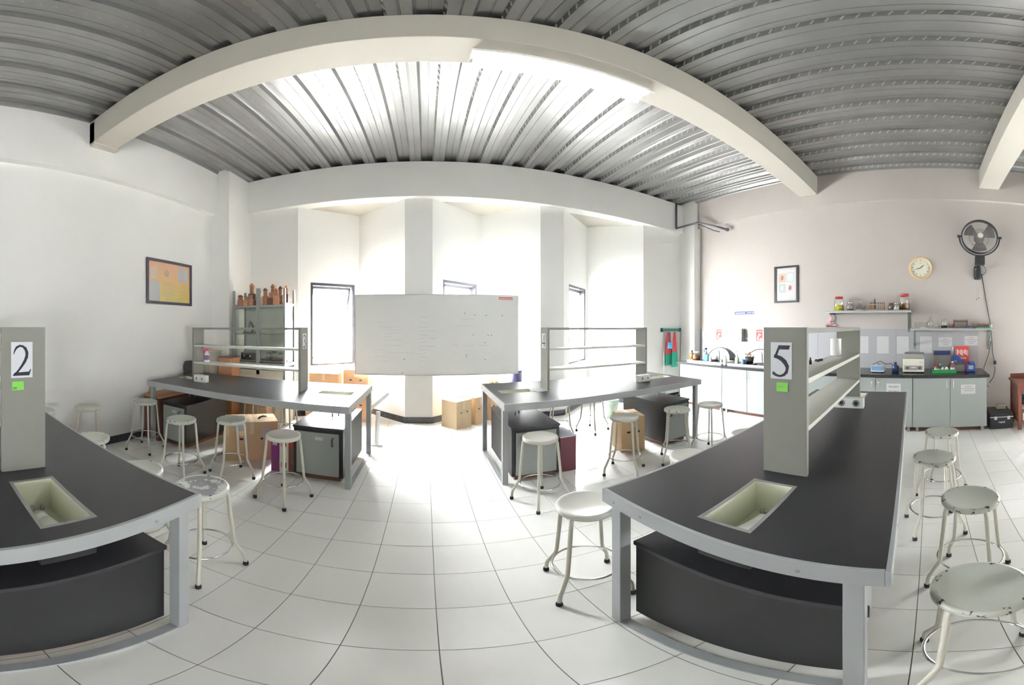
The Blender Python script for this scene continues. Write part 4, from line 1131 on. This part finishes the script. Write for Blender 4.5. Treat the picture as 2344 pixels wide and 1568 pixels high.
obj('faint_writing', wr_, mat('marker_faint', (.46, .46, .46), .8), t, kind='stuff')
wr_ = B()
for (x, y, L) in ((-.28, .27, .16), (-.27, .19, .1), (-.28, .12, .14), (-.28, .06, .09), (-.15, .06, .12), (-.28, 0, .16), (-.28, -.05, .1), (-.13, -.05, .12), (-.28, -.11, .12), (-.28, -.17, .26), (-.28, -.22, .16), (-.28, -.28, .1), (-.28, -.34, .12), (-.28, -.40, .13), (.36, .24, .2), (.27, .14, .3), (.22, -.16, .1), (.24, -.29, .08), (.38, -.16, .2), (.62, -.16, .15), (.7, -.28, .12)):
    scrawl(wr_, x, y, L, .022)
obj('marker_writing', wr_, mat('marker_grey', (.33, .34, .34), .8), t, kind='stuff')
sp = B()
for (x, y) in ((.42, .33), (.57, .30), (.75, .30), (.55, .0), (.78, -.005), (.83, -.01), (.73, -.12), (.45, -.30), (.44, -.33), (-.5, -.37), (.73, -.38), (-.53, -.58), (1.0, .3)): sp.lathe([(0, .0283), (.007, .0283), (.005, .0292), (0, .0292)], 8, c=(x, y, 0), cap=False)
obj('magnet_spots', sp, INK, t, kind='stuff')
st_ = obj('red_label', B().box(.95, 1.17, h / 2 - .075, h / 2 - .032, .0282, .0292), mat('label_red', (.60, .16, .20), .6), t)
lb_ = B()
for i in range(9): lb_.box(.965 + i * .022, .979 + i * .022, h / 2 - .068, h / 2 - .042 - .006 * (i % 2), .0292, .0297)
obj('label_print', lb_, PINK, t, kind='stuff')

# ------------------------------------------------------------------ display cabinet in the left corner
t = thing('display_cabinet', 'pale glass fronted display cabinet with crafts on top, left corner', 'cabinet', (-2.405, 4.16, 0))
hw, D = .437, .36
for s_ in (-1, 1):
    for yy in (0, D - .03): obj('corner_post', B().box(s_ * hw - (.015 if s_ < 0 else .015), s_ * hw + .015, yy, yy + .03, .05, 2.075), DOORP, t)
obj('centre_post', B().box(-.028, .028, 0, .03, .80, 2.09), DOORP, t)
obj('back_panel', B().box(-hw, hw, D - .012, D, .05, 1.83), mat('cabinet_back', (.80, .82, .76), .5), t)
for z in (1.805, 1.395, .985): obj('shelf_board', B().box(-hw, hw, .012, D - .012, z, z + (.03 if z > 1.7 else .015)), DOORP, t)
obj('base_unit', B().box(-hw, hw, .004, D - .012, .05, .80), CREAM, t)
obj('base_ledge', B().box(-hw - .012, hw + .012, -.02, D, .93, .975), DOORP, t)
obj('base_rail', B().box(-hw, hw, .0, D, .80, .86), CREAM, t)
for s_ in (-1, 1):
    x0, x1 = (-hw + .016, -.03) if s_ < 0 else (.03, hw - .016)
    p = obj('glass_door', B().box(x0, x1, .006, .011, .99, 1.80), CABGLASS, t)
    obj('key_hole', B().lathe([(0, 0), (.008, 0), (.008, .008), (0, .008)], 10, M=basis((s_ * .22, -.02, .952), (1, 0, 0), (0, 0, 1), (0, -1, 0)), cap=False), INKG, p)
obj('side_glass', B().box(hw - .005, hw, .03, D - .03, .99, 1.80), CABGLASS, t)
obj('side_glass', B().box(-hw, -hw + .005, .03, D - .03, .99, 1.80), CABGLASS, t)
for s_ in (-1, 1): obj('top_frame', B().box(s_ * hw - .01, s_ * hw + .01, .03, D - .03, 1.83, 1.86), DOORP, t)
# craft figures of wood and kraft paper on the top shelf
spots = [(-.37, .10, .09, .18), (-.27, .10, .085, .16), (-.25, .25, .10, .38), (-.175, .10, .08, .20), (-.13, .25, .09, .28), (-.08, .10, .07, .15),
         (.075, .10, .08, .26), (.13, .26, .10, .34), (.165, .10, .075, .20), (.255, .26, .09, .30), (.26, .10, .09, .25), (.37, .22, .08, .30)]
for k, (x, y, w, h) in enumerate(spots):
    tt = thing('wooden_craft', ['small', 'tall', 'squat'][k % 3] + ' brown wooden craft model on the display cabinet, ' + ['far left', 'second from left', 'topmost of left group', 'left front', 'leaning by the middle post', 'just left of the middle post', 'just right of the middle post', 'tallest of right group', 'right front', 'right of centre', 'beside the right post', 'far right'][k], 'craft model',
               (-2.405 + x, 4.16 + y, 1.836), random.uniform(-.2, .2), 'wooden craft models on the display cabinet')
    m = [KRAFT, ORWOOD, BRWOOD][k % 3]
    hb = h * .55
    obj('block', B().box(-w / 2, w / 2, -w * .35, w * .35, 0, hb, bev=.005), m, tt)
    obj('upper_block', B().box(-w * .3, w * .3, -w * .25, w * .25, hb, h * .86, bev=.004), KRAFT, tt)
    obj('roof', B().prism([(-w * .4, 0), (w * .4, 0), (0, h * .14)], -w * .3, w * .3, Matrix(((1, 0, 0, 0), (0, 0, 1, 0), (0, 1, 0, h * .86), (0, 0, 0, 1)))), [BRWOOD, KRAFT, ORWOOD][k % 3], tt)
# things behind the glass
t = thing('microscope', 'dark microscope on the middle shelf of the display cabinet', 'microscope', (-2.63, 4.30, 1.4105))
obj('foot', B().box(-.09, .09, -.06, .06, 0, .02), BLACKP, t)
obj('arm', B().tube([(.04, 0, .02), (.06, 0, .10), (.02, 0, .17)], .016, 8), BLACKP, t)
obj('stage', B().box(-.06, .05, -.04, .04, .07, .082), GREYP, t)
obj('eyepiece', B().tube([(-.02, 0, .09), (.01, 0, .20)], [.014, .018], 10), GREYP, t)
t = thing('black_instrument', 'black instrument box on the bottom shelf of the display cabinet', 'instrument', (-2.62, 4.31, 1.001))
obj('body', B().box(-.13, .13, -.09, .09, 0, .11, bev=.012), BLACKP, t); obj('top_case', B().box(-.10, .10, -.07, .07, .111, .14, bev=.01), GREYP, t)
for q in (-.06, .05): obj('knob', B().lathe([(0, 0), (.016, 0), (.014, .02), (0, .02)], 12, M=basis((q, -.09, .06), (1, 0, 0), (0, 0, 1), (0, -1, 0)), cap=False), ALU, t)
for k, x in enumerate((-2.30, -2.20, -2.10)):
    vessel('specimen_jar', 'clear jar behind right cabinet glass, ' + ['left', 'middle', 'right'][k], 'jar', 'jar', x, 4.31, 1.001, .09, .12 + .02 * (k % 2), GLASS, LEAF, .4, GREYP, 'jars in the display cabinet')

# ------------------------------------------------------------------ left corner clutter
for (nm, lab, yc, hl) in (('low_wooden_cabinet', 'low dark brown wooden cabinet under the wall end of far left bench', 3.10, .385), ('low_wooden_cabinet', 'low brown wooden cabinet in the left corner carrying a grey box', 3.93, .235)):
    t = thing(nm, lab, 'cabinet', (-3.135, yc, 0))
    obj('carcass', B().box(-.145, .13, -hl + .01, hl - .01, 0, .585), BRWOOD, t); obj('top_board', B().box(-.15, .145, -hl, hl, .585, .615, bev=.003), ORWOOD, t)
    for s_ in (-1, 1): obj('side_door', B().box(.13, .142, min(s_ * .005, s_ * (hl - .015)), max(s_ * .005, s_ * (hl - .015)), .04, .57), BRWOOD, t)
def crate(name, label, cat, x, y, z, rz, w, d, h, m1, m2, bolts=False, group=None):
    t = thing(name, label, cat, (x, y, z), rz, group)
    obj('box_body', B().box(-w / 2, w / 2, -d / 2, d / 2, 0, h - .012), m1, t)
    obj('lid', B().box(-w / 2 - .004, w / 2 + .004, -d / 2 - .004, d / 2 + .004, h - .012, h), m2, t)
    if bolts:
        for sx_ in (-1, 1):
            for zz in (.06, h - .07): obj('corner_bolt', B().lathe([(0, 0), (.014, 0), (.010, .008), (0, .008)], 10, M=basis((sx_ * (w / 2 - .035), -d / 2, zz), (1, 0, 0), (0, 0, 1), (0, -1, 0)), cap=False), BLACKP, t)
    return t
crate('wooden_chest', 'grey fronted wooden box with black corner bolts by left wall', 'box', -3.125, 3.86, .616, 0, .31, .28, .53, PLY, CARDP, True)
t = thing('dark_bundle', 'dark cloth wrapped bundle standing between far left bench end and wall', 'bundle', (-3.205, 3.585, 0))
obj('bundle', B().box(-.085, .085, -.10, .10, 0, 1.0, bev=.03), DARKGREYC, t); obj('flap', B().box(-.088, .088, -.103, .103, .86, .95, bev=.01), DARKGREYC, t)
crate('brown_crate', 'orange brown wooden crate left of the display cabinet', 'box', -2.81, 3.99, .0, 0, .24, .22, 1.06, ORWOOD, BRWOOD)
def carton(label, x, y, z, rz, w, d, h, m=CARD, handles=True, group='cardboard cartons about the lab'):
    t = thing('cardboard_box', label, 'box', (x, y, z), rz, group)
    obj('carton', B().box(-w / 2, w / 2, -d / 2, d / 2, 0, h, bev=.003), m, t)
    for s_ in (-1, 1): obj('flap', B().box(-w / 2, w / 2, (.003 if s_ > 0 else -d / 2), (d / 2 if s_ > 0 else -.003), h, h + .003), m, t)
    obj('tape', B().box(-.022, .022, -d / 2 - .001, d / 2 + .001, h + .003, h + .0042).box(-.022, .022, -d / 2 - .0012, -d / 2, h * .7, h + .003), CARDT, t)
    if handles:
        for q in (-.2, .2): obj('hand_hole', B().box(q * w - .02, q * w + .02, -d / 2 - .0014, -d / 2, h * .55, h * .6), INK, t)
    return t
t = carton('big carton with black straps on top under far left bench', -1.86, 3.06, 0, radians(-54) + pi / 2, .56, .33, .46, CARD)
for q in (-.12, .13): obj('strap', B().tube([(q - .05, -.05, .463), (q - .03, -.03, .48), (q + .01, 0, .484), (q + .05, .05, .463)], .012, 6), BLACKP, t)
obj('paper_label', B().box(.12, .2, -.1665, -.165, .25, .39), PAPER, t); obj('paper_label', B().box(-.2, -.06, -.1665, -.165, .36, .455), PAPER, t)
for (x, y, z, w, h, m, lab) in ((-2.32, 4.055, 0, .34, .34, CARDO, 'orange brown carton below the display cabinet, left lower'), (-2.32, 4.055, .345, .34, .25, CARDO, 'orange brown carton below the display cabinet, left upper'),
                                (-1.42, 4.20, 0, .36, .58, CARD, 'tall carton standing right of the display cabinet')):
    carton(lab, x, y, z, random.uniform(-.02, .02), w, .15 if x < -2 else .30, h, m)
for (x, z, h, lab) in ((-1.56, 0, .42, 'lower carton under the left window, left stack'), (-1.56, .425, .36, 'upper carton under the left window, left stack'), (-1.10, 0, .44, 'lower carton under the left window, right stack'), (-1.10, .445, .38, 'upper carton under the left window, right stack')):
    carton(lab, x, 4.86 if x < -1.3 else 5.10, z, random.uniform(-.03, .03) + (.0), .46 if x < -1.3 else .40, .32, h, CARDO)
# binders standing beside the far left bench cabinet
for k, (m, w) in enumerate(((MAGENTA, .085), (CREAM, .095), (BRWOOD, .06))):
    x = (-1.42, -1.325, -1.243)[k]
    t = thing('box_file', ['purple', 'cream', 'brown'][k] + ' upright box file beside the far left bench cabinet', 'binder', (x, 2.93, 0), 0, 'box files under the far left bench')
    obj('cover', B().box(-w / 2, w / 2, -.14, .14, 0, .40, bev=.003), m, t)
    obj('spine_label', B().box(-w * .3, w * .3, -.1415, -.14, .30, .37), PAPER if k == 0 else REDL, t)
    obj('spine_hole', B().box(-w * .3, w * .3, -.1415, -.14, .06, .12), MAROON, t)
# cartons in the middle bay
a1 = atan2(.24, .28)
carton('pale carton in front, below the right part of whiteboard', .455, 4.735, 0, radians(42), .33, .30, .42, CARDP)
carton('orange carton behind the pale one below the whiteboard', .75, 4.925, 0, radians(42), .30, .28, .43, CARD)
carton('carton at the foot of the stack by the far right bench', 1.02, 5.12, 0, radians(42), .30, .28, .40, CARD)
carton('pale carton on top of the stack by the far right bench', 1.00, 5.10, .405, radians(42), .28, .26, .36, CARDP)
t = thing('handle_loop', 'black strap loop lying on the pale front carton', 'strap', (.46, 4.75, .4245))
obj('loop', B().tube([(-.06, 0, .006), (-.045, .01, .035), (0, .02, .045), (.045, .01, .03), (.06, 0, .006)], .006, 6), BLACKP, t)
t = thing('brown_jar', 'small maroon jar on the stacked carton under the whiteboard', 'jar', (.99, 5.08, .77))
obj('jar_body', B().lathe([(0, 0), (.035, 0), (.04, .02), (.04, .07), (0, .072)], 16, cap=False), MAROON, t); obj('lid', B().lathe([(0, .0721), (.042, .0721), (.042, .09), (0, .09)], 16, cap=False), MAROON, t)
t = thing('leaning_bar', 'white painted easel leg leaning beside the far left bench end', 'easel', (-.60, 3.85, 0))
obj('front_leg', B().tube([(0, 0, .02), (.02, .03, .45)], .028, 4), WHITE, t); obj('rear_leg', B().tube([(-.10, .02, .46), (.12, .22, .64)], .026, 4), WHITE, t)
obj('foot_bar', B().box(-.06, .08, -.03, .03, 0, .02), WHITE, t)
t = thing('storage_tub', 'dark blue plastic tub behind the far right bench below whiteboard', 'tub', (1.41, 5.0, 0))
obj('tub_body', B().lathe([(0, 0), (.10, 0), (.13, .80), (.12, .80), (.09, .01), (0, .01)], 20, cap=False), mat('tub_violet', (.12, .11, .24), .4), t); obj('rim', B().tube([(.128 * cos(i * pi / 12), .128 * sin(i * pi / 12), .80) for i in range(24)], .008, 6, closed=True), BLUED, t)
# carton, purple case and bucket around the far right bench
carton('cardboard box between two cabinets under far right bench', 2.26, 3.10, 0, radians(-14), .29, .33, .45, CARD)
t = crate('maroon_case', 'maroon box beside the aisle end cabinet of far right bench', 'box', 1.345, 2.98, 0, 0, .17, .30, .40, MAROON, PAPERB)
t = thing('bucket', 'pale green plastic bucket behind the far right bench', 'bucket', (2.86, 4.42, 0))
obj('pail', B().lathe([(0, 0), (.11, 0), (.145, .31), (.137, .31), (.10, .01), (0, .01)], 24, cap=False), PALEGREEN, t); obj('rim', B().tube([(.146 * cos(i * pi / 12), .146 * sin(i * pi / 12), .31) for i in range(24)], .006, 6, closed=True), PALEGREEN, t)
obj('bail', B().tube([(-.146, 0, .30), (-.12, -.09, .25), (0, -.15, .22), (.12, -.09, .25), (.146, 0, .30)], .003, 5), ALU, t)

# spray bottle on the far left shelf
ox, oy = T1[0]; ca, sa_ = cos(T1[1]), sin(T1[1])
px_, py_ = ox + ca * 1.93, oy + sa_ * 1.93
t = thing('spray_bottle', 'white spray bottle with pink trigger on the far left shelf', 'bottle', (px_, py_, HB + .001 + .237), .3)
obj('body', B().lathe([(0, 0), (.034, 0), (.036, .01), (.036, .09), (.018, .125), (.014, .14), (0, .14)], 16, cap=False), WHITE, t)
obj('label', B().lathe([(.0365, .025), (.0365, .085)], 16, cap=False), mat('label_violet', (.28, .16, .36), .5), t)
obj('trigger_head', B().box(-.055, .03, -.014, .014, .14, .172, bev=.005).tube([(-.03, 0, .142), (-.042, 0, .09)], .007, 6), mat('trigger_pink', (.68, .12, .25), .4), t)
# papers lying on far right bench, cup and bits on the near right shelf
t = thing('paper_sheet', 'white paper lying by the basin of the far right bench', 'paper', (1.17, 3.19, HB + .001), .2)
obj('sheet', B().box(-.07, .07, -.10, .10, 0, .002), PAPER, t)
ox, oy = T5[0]; ca, sa_ = cos(T5[1]), sin(T5[1])
def on5(u, v): return (ox + ca * u - sa_ * v, oy + sa_ * u + ca * v)
vessel('white_mug', 'pale mug on the upper board of the near right shelf', 'cup', 'beaker', *on5(1.72, .055), HB + .4535, .085, .13, WHITE)
for k, (u, v) in enumerate(((1.05, .075), (1.10, .06))):
    t = thing('dropper_bottle', 'tiny dark bottle on the near right shelf, ' + ['nearer', 'farther'][k] + ' one', 'bottle', (*on5(u, v), HB + .452), 0, 'tiny bottles on the near right shelf')
    obj('body', B().lathe([(0, 0), (.008, 0), (.008, .022), (.004, .03), (0, .03)], 10, cap=False), BLACKP, t); obj('cap', B().lathe([(.005, .03), (.004, .042)], 8), BLACKP, t)
t = thing('pebble_pile', 'little heap of dark bits on the near right shelf', 'debris', (*on5(1.28, .07), HB + .452))
for i in range(5): obj('bit', B().lathe([(0, 0), (.010, .003), (.011, .010), (0, .016)], 8, c=(-.03 + i * .016, random.uniform(-.015, .015), 0), cap=False), BLACKP, t)
t = thing('plastic_bag', 'crumpled pink plastic bag on top of the near right shelf', 'bag', (*on5(1.45, .02), HB + .672))
bg = B(); bmesh.ops.create_icosphere(bg.bm, subdivisions=3, radius=1)
for v in bg.bm.verts:
    n = .75 + .25 * sin(7 * v.co.x + 3 * v.co.y) * cos(5 * v.co.z + 2 * v.co.y)
    v.co = Vector((v.co.x * .07 * n, v.co.y * .06 * n, max(-.0, (v.co.z + .75) * .022 * n)))
obj('bag_film', bg, mat('bag_pink', (.74, .50, .53), .4), t); obj('knot', B().tube([(0, 0, .035), (.006, .004, .06), (.0, .0, .08)], [.010, .016, .006], 8), mat('bag_knot', (.70, .36, .42), .4), t)
t = thing('cover_sheet', 'thin pink tinted sheet lying on top of the near right shelf', 'sheet', (*on5(1.70, .0), HB + .672), T5[1])
obj('film', B().box(-.14, .14, -.09, .09, 0, .003), mat('film_grey', (.45, .38, .40), .4), t)

# ------------------------------------------------------------------ cleaning rack on the far right pier
YR = YB - .002
t = thing('hanging_rack', 'green plastic tool rack screwed to the far right pier', 'rack', M=onback(4.65, 1.455, YR))
obj('bar', B().box(-.27, .27, -.025, .025, 0, .03, bev=.004), TEAL, t)
for i in range(7): obj('hook', B().tube([(-.24 + i * .08, -.02, .03), (-.24 + i * .08, -.035, .05), (-.24 + i * .08, -.025, .065)], .007, 6), TEAL, t)
for s_ in (-1, 1): obj('end_clip', B().box(s_ * .265 - .015, s_ * .265 + .015, -.045, .035, 0, .045, bev=.004), BLUED, t)
def cloth_piece(label, x, z0, z1, w0, w1, cols, y):
    t = thing('hanging_apron', label, 'apron', M=onback(x, z0, y), group='aprons on the green rack')
    n = 12
    for nm, m, fa, fb2 in cols:
        b = B(); rows = []
        for i in range(5):
            f = fa + (fb2 - fa) * i / 4; w = w0 + (w1 - w0) * min(1, f * 1.6); zz = -(z0 - z1) * f
            rows.append([(-w / 2 + w * k / n, zz, .012 * sin(k * 1.9 + f * 2) + .02) for k in range(n + 1)])
        for sgn in (0, .006):
            vs = [[b.bm.verts.new((p[0], p[1], p[2] + sgn)) for p in r] for r in rows]
            for p, q in zip(vs, vs[1:]):
                for k in range(n):
                    ff = b.bm.faces.new((p[k], p[k + 1], q[k + 1], q[k])); ff.smooth = True
        obj(nm, b, m, t)
cloth_piece('left apron, red above green, on the green rack', 4.545, 1.41, .72, .06, .22, (('red_part', REDC, .0, .66), ('green_part', GREENC, .66, 1.0)), YR - .035)
cloth_piece('right apron, red above green, on the green rack', 4.665, 1.41, .68, .05, .19, (('red_part', REDC, .0, .56), ('green_part', GREENC, .56, 1.0)), YR - .09)
t = thing('dust_pan', 'blue dustpan hanging in front of the left apron', 'dustpan', M=onback(4.505, 1.40, YR - .135))
obj('handle', B().tube([(0, -.0, .01), (.0, -.20, .01)], .009, 6), BLUED, t); obj('pan', B().prism([(-.04, -.20), (.04, -.20), (.062, -.33), (-.062, -.33)], 0, .018), BLUEL, t)
for k, (x0, x1, m, hm, lab) in enumerate(((4.395, 4.37, ALU, BLUED, 'pale handled broom with blue head left of the aprons'), (4.88, 4.80, GREYP, BLACKP, 'grey handled mop stick right of the aprons'))):
    t = thing('broom', lab, 'broom', M=onback(0, 0, YR - .085))
    obj('stick', B().tube([(x1, .06, .03), (x0, 1.44, 0)], .011, 8), m, t)
    obj('head', B().box(x1 - .11, x1 + .11, .03, .075, .0, .06, bev=.012), hm, t)
    obj('bristles', B().box(x1 - .10, x1 + .10, .0, .03, .008, .052), BLUEL if k == 0 else GREYP, t)

# bent iron pipe bracket under the ceiling, right corner
t = thing('iron_bracket', 'bent dark iron pipe bracket hanging at the right end of far beam', 'bracket', (0, 0, 0))
obj('drop_pipe', B().tube([(4.70, 4.745, H), (4.70, 4.745, 3.62)], .022, 10), IRON, t)
obj('arm', B().tube([(4.70, 4.745, 3.63), (4.86, 4.30, 3.70), (4.96, 3.95, 3.58), (5.04, 3.68, 3.46)], .020, 10), IRON, t)
obj('brace', B().tube([(4.86, 4.30, 3.68), (5.0, 4.0, 3.50), (5.03, 3.86, 3.45)], .012, 8), IRON, t)
obj('end_cap', B().box(5.0, 5.045, 3.64, 3.70, 3.43, 3.49, bev=.006), IRON, t)
